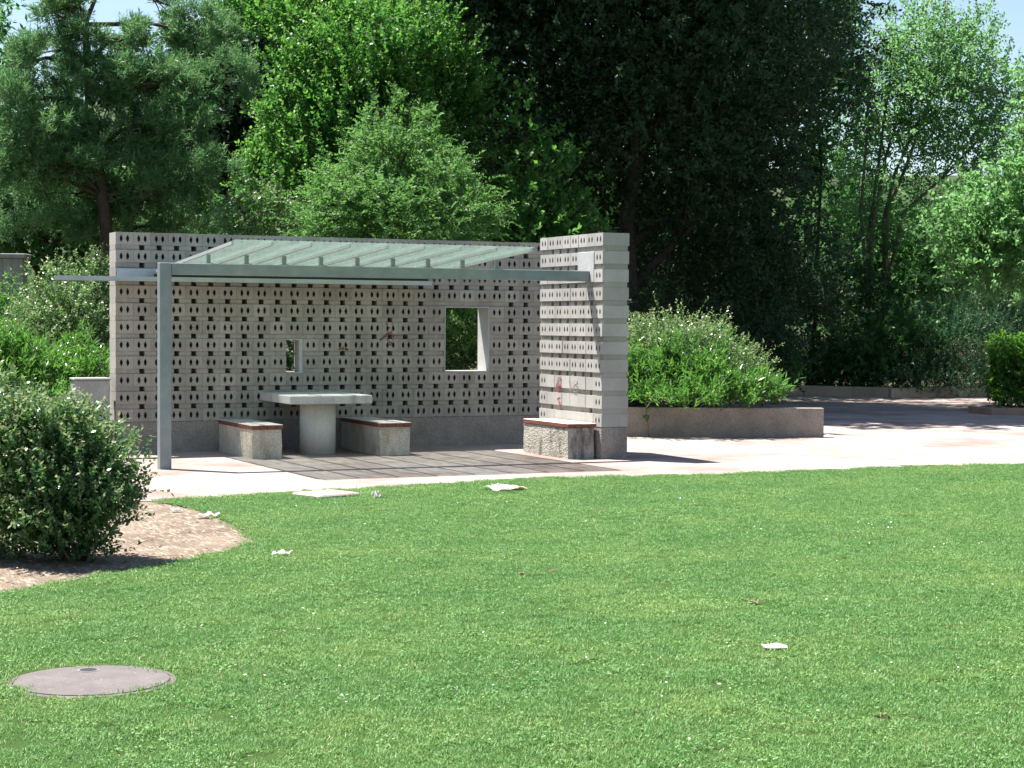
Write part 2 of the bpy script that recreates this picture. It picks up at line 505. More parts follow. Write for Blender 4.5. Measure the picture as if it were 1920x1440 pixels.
def hollow_block(name, w, h, d, holes=True):
    bm = bmesh.new()
    outer = [(-w/2, -h/2), (w/2, -h/2), (w/2, h/2), (-w/2, h/2)]
    loops = [outer] + ([lens(-0.040, 0), lens(0.040, 0)] if holes else [])
    flat = [p for lp in loops for p in lp]
    tri = tessellate_polygon([[Vector((x, z, 0)) for x, z in lp] for lp in loops])
    fr = [bm.verts.new((x, 0, z)) for x, z in flat]
    bk = [bm.verts.new((x, d, z)) for x, z in flat]
    for t in tri:
        bm.faces.new([fr[i] for i in t]); bm.faces.new([bk[i] for i in t])
    o = 0
    for q, lp in enumerate(loops):
        n = len(lp)
        if q == 0:
            for i in range(n):
                a, b = o+i, o+(i+1) % n
                bm.faces.new((fr[a], fr[b], bk[b], bk[a]))
        else:                                   # short throats into a hollow core, shaped so the holes look dark
            for side, y in ((fr, 0.012), (bk, d-0.012)):
                inn = [bm.verts.new((x, y, z)) for x, z in lp]
                for i in range(n):
                    bm.faces.new((side[o+i], side[o+(i+1) % n], inn[(i+1) % n], inn[i]))
        o += n
    if holes:                                       # web added inside the block to stop light showing through
        e = 0.0008
        bm.faces.new([bm.verts.new(p) for p in ((-w/2+e, d/2, -h/2+e), (w/2-e, d/2, -h/2+e), (w/2-e, d/2, h/2-e), (-w/2+e, d/2, h/2-e))])
    return bm_mesh(name, bm)

ME_BLOCK = hollow_block('brick', B-0.0025, BH, TH)
ME_BLOCK.materials.append(MAT['block'])
ME_SOLID = hollow_block('brick', B-0.003, BH, TH, False)
ME_SOLID.materials.append(MAT['block'])
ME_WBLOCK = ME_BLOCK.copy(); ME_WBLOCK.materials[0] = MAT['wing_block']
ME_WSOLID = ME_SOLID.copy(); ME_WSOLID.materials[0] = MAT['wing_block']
REC = 0.020
def spacer_mesh(w):
    bm = bmesh.new()
    box(bm, -w/2, w/2, REC, TH-REC, -SH/2+0.0015, SH/2-0.0015)
    me = bm_mesh('spacer_brick', bm); me.materials.append(MAT['spacer'])
    return me
GAPW = 0.070
ME_SP = spacer_mesh(B-GAPW)              # spans a joint, open under the block's middle
ME_SPF = spacer_mesh(GAPW-0.002)         # plug that closes a gap
ME_SPE = spacer_mesh((B-GAPW)/2-0.001)     # half piece at an end

rw = random.Random(11)
# --- back wall: 27 blocks, local x = world x
NB = 27
XL = X0 - 26.5*B                 # left end
back = empty('screen_wall', (XL, 0, 0))
tag(back, 'long pierced grey concrete block screen wall with two window openings behind the table', 'wall')
W1, W2 = (10,), (20, 21, 22)
def b_has(i, k):
    if i in W1 and k in (6, 7): return False
    if i in W2 and k in (4, 5, 6, 7): return False
    return True
def b_gap(i, k):
    if i == 0 or i == NB-1: return False
    if 9 <= i <= 11 and 5 <= k <= 7: return False
    if 19 <= i <= 23 and 3 <= k <= 7: return False
    return True
# the jamb pieces inside an opening would poke into it: replace by halves
def build_back():
    for k in range(11):
        for i in range(NB):
            if not b_has(i, k): continue
            o = link('brick', ME_BLOCK, None, back, ((i+0.5)*B, rw.uniform(-0.003, 0.003), row_z(k)))
            o.rotation_euler = (0, 0, rw.uniform(-0.004, 0.004))
        if k == 10: break
        z = row_z(k) - BH/2 - SH/2
        open_cols = set(i for i in range(NB) if not b_has(i, k) and (k == 7 or not b_has(i, k+1)))
        hb = (B-GAPW)/2
        for i in range(NB+1):
            left_ok = (i-1 >= 0) and (i-1 not in open_cols)
            right_ok = (i < NB) and (i not in open_cols)
            dy = rw.uniform(-0.002, 0.002)
            if left_ok and right_ok: link('spacer_brick', ME_SP, None, back, (i*B, dy, z))
            elif left_ok: link('spacer_brick', ME_SPE, None, back, (i*B-hb/2, dy, z))
            elif right_ok: link('spacer_brick', ME_SPE, None, back, (i*B+hb/2, dy, z))
        for i in range(NB):
            if i in open_cols or b_gap(i, k): continue
            link('spacer_brick', ME_SPF, None, back, ((i+0.5)*B, rw.uniform(-0.001, 0.001), z))
build_back()
def plinth(parent, L):
    bm = bmesh.new()
    box(bm, 0.002, L-0.002, 0.004, TH-0.004, -0.06, Z_PL-0.002, 0.008)
    return link('plinth', bm_mesh('plinth', bm), MAT['plinth'], parent)
plinth(back, NB*B)

def lining(parent, x0, x1, z0, z1, tr=0.012, yr=None):
    """smooth concrete lining inside a window opening (local coords)"""
    t = 0.012
    bm = bmesh.new()
    y0, y1 = -0.004, TH+0.004
    box(bm, x0, x1, y0, y1, z0, z0+t)
    box(bm, x0, x1, y0, y1, z1-t, z1)
    if yr is None: box(bm, x0, x0+t, y0, y1, z0+t+0.0005, z1-t-0.0005)
    box(bm, x1-tr, x1, y0, yr or y1, z0+t+0.0005, z1-t-0.0005)
    return link('window_frame', bm_mesh('window_frame', bm), MAT['panel'], parent)
def opening(cols, ktop, kbot, tr=0.012, yr=None):
    x0, x1 = cols[0]*B+0.003, (cols[-1]+1)*B-0.003
    z1 = row_z(ktop)+BH/2-0.001
    z0 = row_z(kbot+1)+BH/2+0.0015
    return lining(back, x0, x1, z0, z1, tr, yr)
opening(W1, 6, 7, 0.045, 0.19)
opening(W2, 4, 7)

# --- wing wall: 8 blocks along world -y, pierced face looks to -x
wing = empty('screen_wall', (0, -1.19089, 0), -math.pi/2)
# local x -> world -y ; local y -> world +x
tag(wing, 'short pierced block wing wall jutting forward at the right, its left face sunlit', 'wall')
NW = 8
def w_solid(i, k): return (k >= 8 and 1 <= i <= 6)
def w_has(i, k): return not (k in (1, 2) and i in (5, 6))
def w_gap(i, k):
    if i == 0 or i == 7: return False
    if k <= 2: return i <= 4
    if k == 3: return i <= 6
    if k >= 8: return i in (1, 6)
    return True
for k in range(11):
    for i in range(NW):
        if w_has(i, k):
            o = link('brick', ME_WSOLID if w_solid(i, k) else ME_WBLOCK, None, wing, ((i+0.5)*B, rw.uniform(-0.004, 0.004), row_z(k)))
            o.rotation_euler = (0, 0, rw.uniform(-0.006, 0.006))
    if k == 10: break
    z = row_z(k) - BH/2 - SH/2
    hb = (B-GAPW)/2
    for i in range(NW+1):
        dy = rw.uniform(-0.002, 0.004)
        if k == 1 and i in (5, 6, 7):
            if i == 5: link('spacer_brick', ME_SPE, None, wing, (i*B-hb/2, dy, z))
            if i == 7: link('spacer_brick', ME_SPE, None, wing, (i*B+hb/2, dy, z))
            continue
        if i == 0: link('spacer_brick', ME_SPE, None, wing, (hb/2+0.004, dy, z))
        elif i == NW: link('spacer_brick', ME_SPE, None, wing, (NW*B-hb/2-0.004, dy, z))
        else: link('spacer_brick', ME_SP, None, wing, (i*B, dy, z))
    for i in range(NW):
        if k == 1 and i in (5, 6): continue
        if not w_gap(i, k): link('spacer_brick', ME_SPF, None, wing, ((i+0.5)*B, rw.uniform(-0.001, 0.001), z))
plinth(wing, NW*B)
bm = bmesh.new()
box(bm, 5*B+0.002, 7*B-0.002, -0.008, TH-0.005, row_z(2)-BH/2+0.001, row_z(1)+BH/2-0.001, 0.004)
link('anchor_panel', bm_mesh('anchor_panel', bm), MAT['panel'], wing)

# --- spray scribbles on the walls
def in_hole(x, z):
    k = round((TOP - z)/V)
    if abs(z-row_z(k)) < 0.045:
        u = (x/B) % 1.0 - 0.5
        return min(abs(u*B-0.04), abs(u*B+0.04)) < 0.02
    if abs(z - (row_z(k)-BH/2-SH/2)) < SH/2+0.004 or abs(z-(row_z(k)+BH/2+SH/2)) < SH/2+0.004:
        return abs(((x/B) % 1.0 - 0.5)*B) < 0.037
    return False
def ribbon(parent, strokes, wid, mat, y=-0.0055, name='graffiti', skip=True):
    bm = bmesh.new()
    for st in strokes:
        pts = []
        for i in range(len(st)-1):                     # Catmull-Rom
            p0 = Vector(st[max(i-1, 0)]); p1 = Vector(st[i]); p2 = Vector(st[i+1]); p3 = Vector(st[min(i+2, len(st)-1)])
            for j in range(7):
                t = j/7
                pts.append(0.5*((2*p1)+(p2-p0)*t+(2*p0-5*p1+4*p2-p3)*t*t+(-p0+3*p1-3*p2+p3)*t**3))
        pts.append(Vector(st[-1]))
        for a, b in zip(pts[:-1], pts[1:]):
            d = (b-a)
            if d.length < 1e-5: continue
            m_ = (a+b)/2
            if skip and in_hole(m_.x, m_.y): continue
            d.normalize(); nrm = Vector((-d.y, d.x))*wid/2
            a2 = a-d*wid*0.2; b2 = b+d*wid*0.2
            vs_ = [bm.verts.new((p.x, yy, p.y)) for yy in (y, y+0.003) for p in (a2-nrm, b2-nrm, b2+nrm, a2+nrm)]
            for q in ((0, 1, 2, 3), (7, 6, 5, 4), (0, 4, 5, 1), (1, 5, 6, 2), (2, 6, 7, 3), (3, 7, 4, 0)):
                bm.faces.new([vs_[i] for i in q])
    return link(name, bm_mesh(name, bm), mat, parent)
def bw(px_x, px_z): return (px_x, px_z)
# red tag on the back wall, world x about -1.75..-1.35, z 1.35..1.62
gx = lambda a: a - XL
S = [[(-1.62, 1.56), (-1.67, 1.62), (-1.63, 1.66), (-1.58, 1.63), (-1.60, 1.52), (-1.66, 1.42), (-1.60, 1.37), (-1.57, 1.46), (-1.62, 1.50), (-1.71, 1.44), (-1.76, 1.40), (-1.70, 1.45), (-1.60, 1.47), (-1.50, 1.46), (-1.37, 1.47)],
     [(-1.68, 1.47), (-1.64, 1.50), (-1.63, 1.38), (-1.61, 1.33), (-1.59, 1.38)]]
ribbon(back, [[(gx(x), z) for x, z in s] for s in S], 0.011, MAT['paint_red'])
S = [[(-2.10, 1.13), (-2.02, 1.06), (-1.93, 1.09), (-1.86, 1.14), (-1.84, 1.08), (-1.88, 1.03), (-1.95, 1.02)]]
ribbon(back, [[(gx(x), z) for x, z in s] for s in S], 0.008, MAT['paint_grey'])
S = [[(-2.33, 1.28), (-2.26, 1.30), (-2.20, 1.27)], [(-2.32, 1.26), (-2.22, 1.29)]]
ribbon(back, [[(gx(x), z) for x, z in s] for s in S], 0.018, MAT['paint_orange'])
# wing tags: local x from corner, z
S = [[(0.50, 0.80), (0.56, 0.93), (0.63, 0.95), (0.64, 0.88), (0.56, 0.82), (0.50, 0.84), (0.58, 0.87), (0.66, 0.84)],
     [(0.52, 0.79), (0.60, 0.83), (0.55, 0.78), (0.64, 0.80)],
     [(0.62, 0.70), (0.55, 0.68), (0.60, 0.63), (0.57, 0.58), (0.64, 0.61), (0.60, 0.66)]]
ribbon(wing, S, 0.012, MAT['paint_red'], y=-0.008, skip=False)
S = [[(0.92, 0.80), (1.00, 0.90), (1.10, 0.92), (1.06, 0.86), (1.00, 0.80), (1.08, 0.79), (1.12, 0.85), (1.04, 0.90)], [(0.88, 0.93), (0.90, 0.80)]]
ribbon(wing, S, 0.008, MAT['paint_grey'], y=-0.008, skip=False)

# ================================================================== CANOPY
YB = -2.555                                    # beam centre line
can = empty('canopy', (-5.245, YB, 0))
tag(can, 'grey steel post and beam carrying a sloping dusty glass roof', 'canopy')
def cpart(name, bm, mat, smooth=False):
    me = bm_mesh(name, bm, smooth)
    me.transform(Matrix.Translation((5.245, -YB, 0)))
    return link(name, me, mat, can)
bm = bmesh.new(); box(bm, -5.31, -5.18, YB-0.065, YB+0.065, -0.05, 2.28, 0.006); cpart('post', bm, MAT['steel'])
bm = bmesh.new(); box(bm, -5.178, -0.008, YB-0.064, YB+0.064, 2.150, 2.278, 0.006); cpart('beam', bm, MAT['steel'])
def roof_z(y): return 2.49 + (y+3.53)*(-0.0648)
def sloped(bm, x0, x1, y0, y1, dz0, dz1):
    v = []
    for (x, y, dz) in ((x0,y0,dz0),(x1,y0,dz0),(x1,y1,dz0),(x0,y1,dz0),(x0,y0,dz1),(x1,y0,dz1),(x1,y1,dz1),(x0,y1,dz1)):
        v.append(bm.verts.new((x, y, roof_z(y)+dz)))
    for q in ((3,2,1,0),(4,5,6,7),(0,1,5,4),(1,2,6,5),(2,3,7,6),(3,0,4,7)):
        bm.faces.new([v[i] for i in q])
GX0, GP = -4.75, 0.44
for i in range(9):
    x = GX0 + GP*i
    bm = bmesh.new(); sloped(bm, x-0.014, x+0.014, -3.55, -0.14, -0.036, -0.002); cpart('glazing_bar', bm, MAT['alu'])
    bm = bmesh.new(); box(bm, x-0.022, x+0.022, -2.575, -2.535, 2.2785, roof_z(-2.555)-0.046); 
    box(bm, x-0.04, x+0.04, -2.60, -2.51, 2.2785, 2.286); cpart('bracket', bm, MAT['steel'])
for i in range(8):
    xa = GX0 + GP*i + 0.004; xb = xa + GP - 0.008
    bm = bmesh.new(); sloped(bm, xa, xb, -3.64, -0.12, 0.0, 0.008); cpart('glass_pane', bm, MAT['glass'])
# gutter along the wall, sticking out past its left end
bm = bmesh.new()
box(bm, -6.02, -1.13, -0.27, -0.02, 2.125, 2.129)
box(bm, -6.02, -1.13, -0.274, -0.270, 2.125, 2.180)
cpart('gutter', bm, MAT['zinc'])
bm = bmesh.new(); box(bm, XL+0.01, -1.13, -0.016, -0.010, 2.131, 2.285); cpart('flashing', bm, MAT['zinc'])
bm = bmesh.new(); box(bm, -4.80, -1.16, -0.20, -0.185, 2.182, 2.218); cpart('rear_strip', bm, MAT['near_black'])  # near-black strip along the rear edge of the glass

# ================================================================== TABLE AND BENCHES
tb = empty('picnic_table', (-2.88, -0.80, 0))
tag(tb, 'grey concrete table with thick slab top on one round pier between two benches', 'table')
bm = bmesh.new(); box(bm, -0.51, 0.55, -0.48, 0.78, 0.632, 0.735, 0.008)
link('tabletop', bm_mesh('tabletop', bm), MAT['table'], tb)
bm = bmesh.new()
bmesh.ops.create_cone(bm, cap_ends=True, segments=40, radius1=0.225, radius2=0.222, depth=0.67, matrix=Matrix.Translation((0.0, 0, 0.2965)))
me = bm_mesh('pier', bm)
for p in me.polygons: p.use_smooth = abs(p.normal.z) < 0.5
link('pier', me, MAT['pier'], tb)

def bench(loc, w, L, h, along, mat, label):
    """along 'y': slats along local y. origin at front left floor corner"""
    t = empty('bench', loc)
    tag(t, label, 'bench', 'concrete benches with wooden seats')
    bm = bmesh.new()
    box(bm, 0.015, w-0.015, 0.03, L, -0.05, h-0.055)
    bmesh.ops.subdivide_edges(bm, edges=[e for e in bm.edges], cuts=3, use_grid_fill=True)
    rnd = random.Random(int(w*1000+L*77+loc[0]*9))
    for v in bm.verts:
        v.co += Vector((rnd.uniform(-1, 1)*0.004, rnd.uniform(-1, 1)*0.004, 0))
    link('base', bm_mesh('base', bm), mat, t)
    n = 4
    pw = w/n
    for i in range(n):
        bm = bmesh.new()
        dz = rnd.uniform(-0.002, 0.002); e = rnd.uniform(-0.006, 0.006)
        box(bm, i*pw+0.003, (i+1)*pw-0.003, 0.0+e, L-0.01, h-0.052+dz, h+dz, 0.004)
        link('seat_slat', bm_mesh('seat_slat', bm), MAT['wood'], t)
    return t
bench((-3.94, -1.50, 0), 0.40, 1.49, 0.40, 'y', MAT['bench'], 'concrete bench with red-brown slats on the left of the table')
bench((-2.31, -1.49, 0), 0.42, 1.48, 0.40, 'y', MAT['bench'], 'concrete bench with red-brown slats on the right of the table')
bench((-0.40, -2.84, 0), 0.385, 1.30, 0.425, 'y', MAT['bench_mossy'], 'moss-stained speckled bench set against the sunlit wing wall')

# utility pillar by the left wall end
up = empty('utility_pillar', (-5.52, 0.06, 0))
tag(up, 'small grey concrete utility pillar at the left end of the screen wall', 'utility box')
bm = bmesh.new(); box(bm, -0.22, 0.20, -0.14, 0.16, -0.05, 0.905, 0.01); link('body', bm_mesh('body', bm), MAT['pillar'], up)
bm = bmesh.new(); box(bm, -0.235, 0.215, -0.155, 0.175, 0.907, 0.935, 0.008); link('cap', bm_mesh('cap', bm), MAT['pillar'], up)

# ================================================================== PLANTER, KERBS, FAR WALLS
def wall_run(name, pts, w, h, mat, label, cat, z0=-0.05, group=None, lean=0.0):
    """solid low wall along a polyline (front line given, thickness to the left of travel)"""
    bm = bmesh.new()
    n = len(pts)
    F = [Vector(p) for p in pts]
    ring = []
    for i in range(n):
        d = (F[min(i+1, n-1)]-F[max(i-1, 0)]).normalized()
        nn = Vector((-d.y, d.x))
        hh = h[i] if isinstance(h, (list, tuple)) else h
        a, b = F[i], F[i]+nn*w
        ring.append([bm.verts.new((a.x, a.y, z0)), bm.verts.new((b.x, b.y, z0)), bm.verts.new((b.x, b.y, hh)), bm.verts.new((a.x, a.y, hh))])
    for i in range(n-1):
        for k in range(4):
            bm.faces.new((ring[i][k], ring[i][(k+1) % 4], ring[i+1][(k+1) % 4], ring[i+1][k]))
    bm.faces.new(ring[0]); bm.faces.new(ring[-1])
    bmesh.ops.recalc_face_normals(bm, faces=bm.faces[:])
    bmesh.ops.bevel(bm, geom=[e for e in bm.edges if abs(e.verts[0].co.z-e.verts[1].co.z) < 0.2], offset=0.008, segments=1, affect='EDGES')
    o = link(name, bm_mesh(name, bm), mat)
    return tag(o, label, cat, group)
P_L, P_R = Vector((1.3, 1.40)), Vector((5.03, -0.26))
pdir = (P_R-P_L).normalized(); pn = Vector((-pdir.y, pdir.x))
# front wall and its return going back at the right end
planter = wall_run('planter_wall', [tuple(P_L), tuple(P_L.lerp(P_R, 0.33)), tuple(P_L.lerp(P_R, 0.66)), tuple(P_R)], 0.18, 0.425, MAT['planter'],
    'long low exposed-aggregate planter wall right of the wing wall', 'planter wall')
def planter_soil():
    bm = bmesh.new()
    rows = []
    for t, z in ((0, .36), (.3, .37), (.6, .36), (.78, .34), (.86, .22), (.95, -.03)):
        c = P_L.lerp(P_R, t) + pn*0.182
        rows.append([bm.verts.new((c.x+pn.x*q, c.y+pn.y*q, z*(1-q*q*0.05)-0.002*(q > 2))) for q in (0, .6, 1.2, 1.8, 2.5)])
    for a, b in zip(rows[:-1], rows[1:]):
        for k in range(4): bm.faces.new((a[k], b[k], b[k+1], a[k+1]))
    return tag(link('planter_soil', bm_mesh('planter_soil', bm, True), MAT['soil']), kind='structure')
planter_soil()

wall_run('low_wall', [(15.0, 11.80), (14.3, 12.7), (13.4, 13.95), (11.6, 16.2)], -0.25, 0.22, MAT['kerb'], 'low shaded retaining wall at the dark hedge, left of its corner', 'low wall')
wall_run('low_wall', [(15.05, 11.74), (16.6, 11.72), (18.1, 11.95), (20.5, 12.8), (24, 14.5)], 0.25, [0.20, 0.24, 0.30, 0.34, 0.4], mat_concrete('sun_toned_kerb_concrete', (0.52, 0.43, 0.33), 0.15, 1.2, 60, stain=(0.36, 0.29, 0.21)), 'low beige retaining wall, coloured paler as if in sun, beneath the hedge at far right', 'low wall')  # kerb concrete in a raised colour that paints the sunlight on this stretch
k1 = mat_concrete('kerb_reddish', (0.30, 0.20, 0.15), 0.2, 3, 60)
wall_run('kerb', [(12.0, 5.2), (11.86, 4.36), (12.4, 3.96), (15.5, 1.7)], 0.15, 0.125, k1, 'low reddish kerb around the clipped hedge at right edge', 'kerb')
soil2 = sheet('hedge_soil', [(12.0, 5.2), (11.95, 4.4), (12.45, 4.05), (15.5, 1.9), (17, 4), (13.5, 6.5)], 0.07, MAT['soil'], 0.4)
tag(soil2, kind='structure')

# overgrown wall far left
gw = empty('garden_wall', (-5.1, 10.1, 0), -YAW)
tag(gw, 'weathered grey garden wall half hidden by foliage at far left', 'wall')
bm = bmesh.new(); box(bm, -0.62, 0.45, 0, 0.3, -0.1, 2.72, 0.01); link('wall', bm_mesh('wall', bm), mat_concrete('garden_wall_concrete', (0.30, 0.29, 0.28), 0.3, 1.5, 30, stain=(0.10, 0.10, 0.08)), gw)
bm = bmesh.new(); box(bm, -0.67, 0.50, -0.05, 0.35, 2.722, 2.80, 0.01); link('coping', bm_mesh('coping', bm), MAT['pillar'], gw)

# ================================================================== VEGETATION
def nrm(a):
    return a/np.maximum(np.linalg.norm(a, axis=-1, keepdims=True), 1e-9)

def leaf_mesh(name, P, A, N, Ln, Wd, var, tipv, mat, fold=0.12):
    """P base points, A axes, N normals, lengths, widths"""
    n = len(P)
    S = nrm(np.cross(A, N)); N = np.cross(S, A)
    mid = P + A*(Ln*0.45)[:, None] + N*(Ln*fold)[:, None]
    l = mid + S*(Wd/2)[:, None] - N*(Ln*fold*0.6)[:, None]
    r = mid - S*(Wd/2)[:, None] - N*(Ln*fold*0.6)[:, None]
    t = P + A*Ln[:, None]
    co = np.stack([P, r, t, l], 1).reshape(-1, 3).astype(np.float32)
    me = bpy.data.meshes.new(name)
    me.vertices.add(4*n); me.vertices.foreach_set('co', co.ravel())
    me.loops.add(4*n); me.loops.foreach_set('vertex_index', np.arange(4*n, dtype=np.int32))
    me.polygons.add(n)
    me.polygons.foreach_set('loop_start', np.arange(0, 4*n, 4, dtype=np.int32))
    me.polygons.foreach_set('loop_total', np.full(n, 4, dtype=np.int32))
    me.update()
    at = me.attributes.new('leafvar', 'FLOAT_VECTOR', 'POINT')
    v = np.zeros((n, 4, 3), np.float32)
    v[:, :, 0] = var[:, None]; v[:, :, 1] = tipv[:, None]
    at.data.foreach_set('vector', v.ravel())
    me.materials.append(mat)
    return me

def shoots(rng, P, D, L, m, ln, wd, ang=0.9, droop=0.15, jit=0.35, up=0.7, flat=False):
    """leaves along shoots. returns arrays for leaf_mesh"""
    n = len(P)
    t = (np.arange(m)+0.6)/m
    T = np.tile(t, (n, 1)) + rng.uniform(-0.3, 0.3, (n, m))/m
    S = nrm(np.cross(D, rng.normal(0, 1, (n, 3))*0.6+np.array([0, 0, 1.0])))
    Q = np.cross(S, D)
    pos = P[:, None] + D[:, None]*(L[:, None]*T)[..., None]
    pos[..., 2] -= droop*(L[:, None]*T**2)
    if flat:
        sgn = np.where(np.arange(m) % 2 == 0, 1.0, -1.0)[None, :, None]
        side = S[:, None]*sgn
    else:
        phi = np.arange(m)*2.4 + rng.uniform(0, 6.28, (n, 1))
        side = S[:, None]*np.cos(phi)[..., None] + Q[:, None]*np.sin(phi)[..., None]
    A = nrm(D[:, None]*math.cos(ang) + side*math.sin(ang) + rng.normal(0, jit, (n, m, 3)))
    Nn = nrm(np.array([0, 0, up]) + rng.normal(0, 0.45, (n, m, 3)) + 0.25*D[:, None])
    Ln = ln*rng.uniform(0.65, 1.25, (n, m))
    Wd = wd*rng.uniform(0.75, 1.2, (n, m))
    shootv = rng.uniform(0, 1, (n, 1))
    var = np.clip(0.55*shootv + 0.45*rng.uniform(0, 1, (n, m)), 0, 1)
    f = lambda a: a.reshape(-1, *a.shape[2:])
    return f(pos), f(A), f(Nn), f(Ln), f(Wd), f(var), f(T)

def crown_points(rng, lobes, n, clump=0.28, per=26, shell=0.55, bottom=-0.75):
    """shoot origins grouped into clumps on the shells of ellipsoid lobes; also outward directions"""
    vol = np.array([l[3]*l[4]*l[5] for l in lobes])**(2/3)*np.array([l[6] if len(l) > 6 else 1.0 for l in lobes])
    cnt = np.maximum(1, (n*vol/vol.sum()).astype(int))
    PP, DD = [], []
    for l, c in zip(lobes, cnt):
        C = np.array(l[:3]); R = np.array(l[3:6])
        k = max(3, c//per)
        u = nrm(rng.normal(0, 1, (k*3, 3)))
        u = u[u[:, 2] > bottom][:k]
        if len(u) < 2: u = nrm(rng.normal(0, 1, (k, 3)))
        k = len(u)
        rad = shell + (1-shell)*rng.uniform(0, 1, k)**0.6
        cc = u*rad[:, None]*(1+0.16*rng.normal(0, 1, (k, 1)))
        idx = rng.integers(0, k, c)
        off = rng.normal(0, clump, (c, 3))
        p = cc[idx] + off
        PP.append(C + p*R)
        DD.append(nrm(nrm(p*R) + 0.0))
    return np.concatenate(PP), np.concatenate(DD)

def plant(name, loc, parts, label, cat, group=None):
    """parts: list of (child name, mesh builder result, material or None)"""
    t = empty(name, loc)
    tag(t, label, cat, group)
    L = Vector(loc)
    for nm, me, mt in parts:
        me.transform(Matrix.Translation(-L))
        link(nm, me, mt, t)
    return t

def limb_mesh(rng, base, lobes, r, lean=(0, 0), n_sub=3, forks=None, seg=8, top_frac=0.9):
    """tapered trunk rising to the middle of the crown with limbs to every lobe"""
    bm = bmesh.new()
    base = Vector(base)
    cz = max(l[2] for l in lobes)
    cx = sum(l[0] for l in lobes)/len(lobes); cy = sum(l[1] for l in lobes)/len(lobes)
    top = Vector((base.x*0.4+cx*0.6+lean[0], base.y*0.4+cy*0.6+lean[1], base.z+(cz-base.z)*top_frac))
    trunk = []
    K = 9
    for i in range(K):
        t = i/(K-1)
        p = base.lerp(top, t) + Vector((rng.normal()*0.05, rng.normal()*0.05, 0))*(1 if 0 < i else 0)*(top.z-base.z)*0.12
        trunk.append(p)
    rad = [r*(1.25 if i == 0 else 1)*(1-0.85*i/(K-1)) for i in range(K)]
    tube(bm, trunk, rad, seg)
    for l in lobes:
        C = Vector(l[:3])
        zst = min(top.z*0.9, max(base.z+0.25*(top.z-base.z), C.z - 0.8*l[5] - 0.4))
        t = (zst-base.z)/max(0.1, top.z-base.z)
        st = base.lerp(top, t)
        j = min(K-1, int(t*(K-1)))
        st = trunk[j].lerp(trunk[min(K-1, j+1)], t*(K-1)-j)
        rr_ = max(0.02, rad[j]*0.6)
        mid = st.lerp(C, 0.5)+Vector((rng.normal()*0.12, rng.normal()*0.12, 0.1))
        tube(bm, [st, mid, C], [rr_, rr_*0.65, rr_*0.3], 6)
        for s in range(n_sub):
            u = nrm(rng.normal(0, 1, 3)+np.array([0, 0, 0.5]))
            e = C + Vector((u[0]*l[3]*0.85, u[1]*l[4]*0.85, u[2]*l[5]*0.85))
            st2 = mid.lerp(C, rng.uniform(0.2, 1))
            tube(bm, [st2, st2.lerp(e, 0.5)+Vector((0, 0, 0.05)), e], [rr_*0.4, rr_*0.25, rr_*0.08], 5)
    return bm_mesh('trunk', bm, True)

def crown(rng, lobes, n, m, ln, wd, L, mat, ang=0.85, droop=0.15, upb=0.35, rnd=0.5, clump=0.28, per=26, shell=0.55, flat=False, jit=0.35, bottom=-0.75, up=0.7, name='crown'):
    P, D = crown_points(rng, lobes, n, clump, per, shell, bottom)
    D = nrm(D*0.75 + np.array([0, 0, upb]) + rng.normal(0, rnd, D.shape)*0.6)
    Ls = L*rng.uniform(0.6, 1.35, len(P))
    a = shoots(rng, P, D, Ls, m, ln, wd, ang, droop, jit, up, flat)
    return leaf_mesh(name, *a, mat)

def at(px, D, z=0.0):
    """ground point seen in photo column px (of 1920) at distance D from the camera"""
    d = fw + rr*((px-960)/3412.04)
    h = Vector((d.x, d.y)).normalized()
    return Vector((CAM.x+h.x*D, CAM.y+h.y*D, z))
def zat(py, D): return CAM.z + D*(608-py)/3412.04
def lobe(px, py, D, rw_px, rh_px, w=1.0, depth=None):
    """ellipsoid lobe from photo pixels at a distance"""
    p = at(px, D); s = D/3412.04
    rx = rw_px*s; rz = rh_px*s
    return (p.x, p.y, zat(py, D), rx, depth if depth else rx, rz, w)

R = np.random.default_rng
# ---- hornbeam (bright green, centre left)
def tree_hornbeam():
    r = R(1)
    lb = [lobe(700, 120, 33, 150, 105), lobe(600, 60, 34, 110, 90), lobe(800, 190, 33, 90, 90), lobe(560, 230, 32.5, 70, 100, 0.8), lobe(690, 250, 32.5, 130, 90), lobe(520, 330, 32.3, 55, 80, .7), lobe(850, 260, 33, 50, 70, .7), lobe(640, 380, 33, 150, 110, .9), lobe(520, 20, 35, 90, 80, .8)]
    b = at(690, 33.5)
    plant('hornbeam_tree', b, [('trunk', limb_mesh(r, b, lb, 0.16), MAT['bark']),
        ('crown', crown(r, lb, 7600, 15, 0.082, 0.048, 0.44, LEAF['hornbeam'], upb=1.0, rnd=0.42, clump=0.19, per=26, shell=0.6, up=0.35), None)],
        'bright green broadleaf tree rising behind the left half of the screen wall', 'tree')
tree_hornbeam()
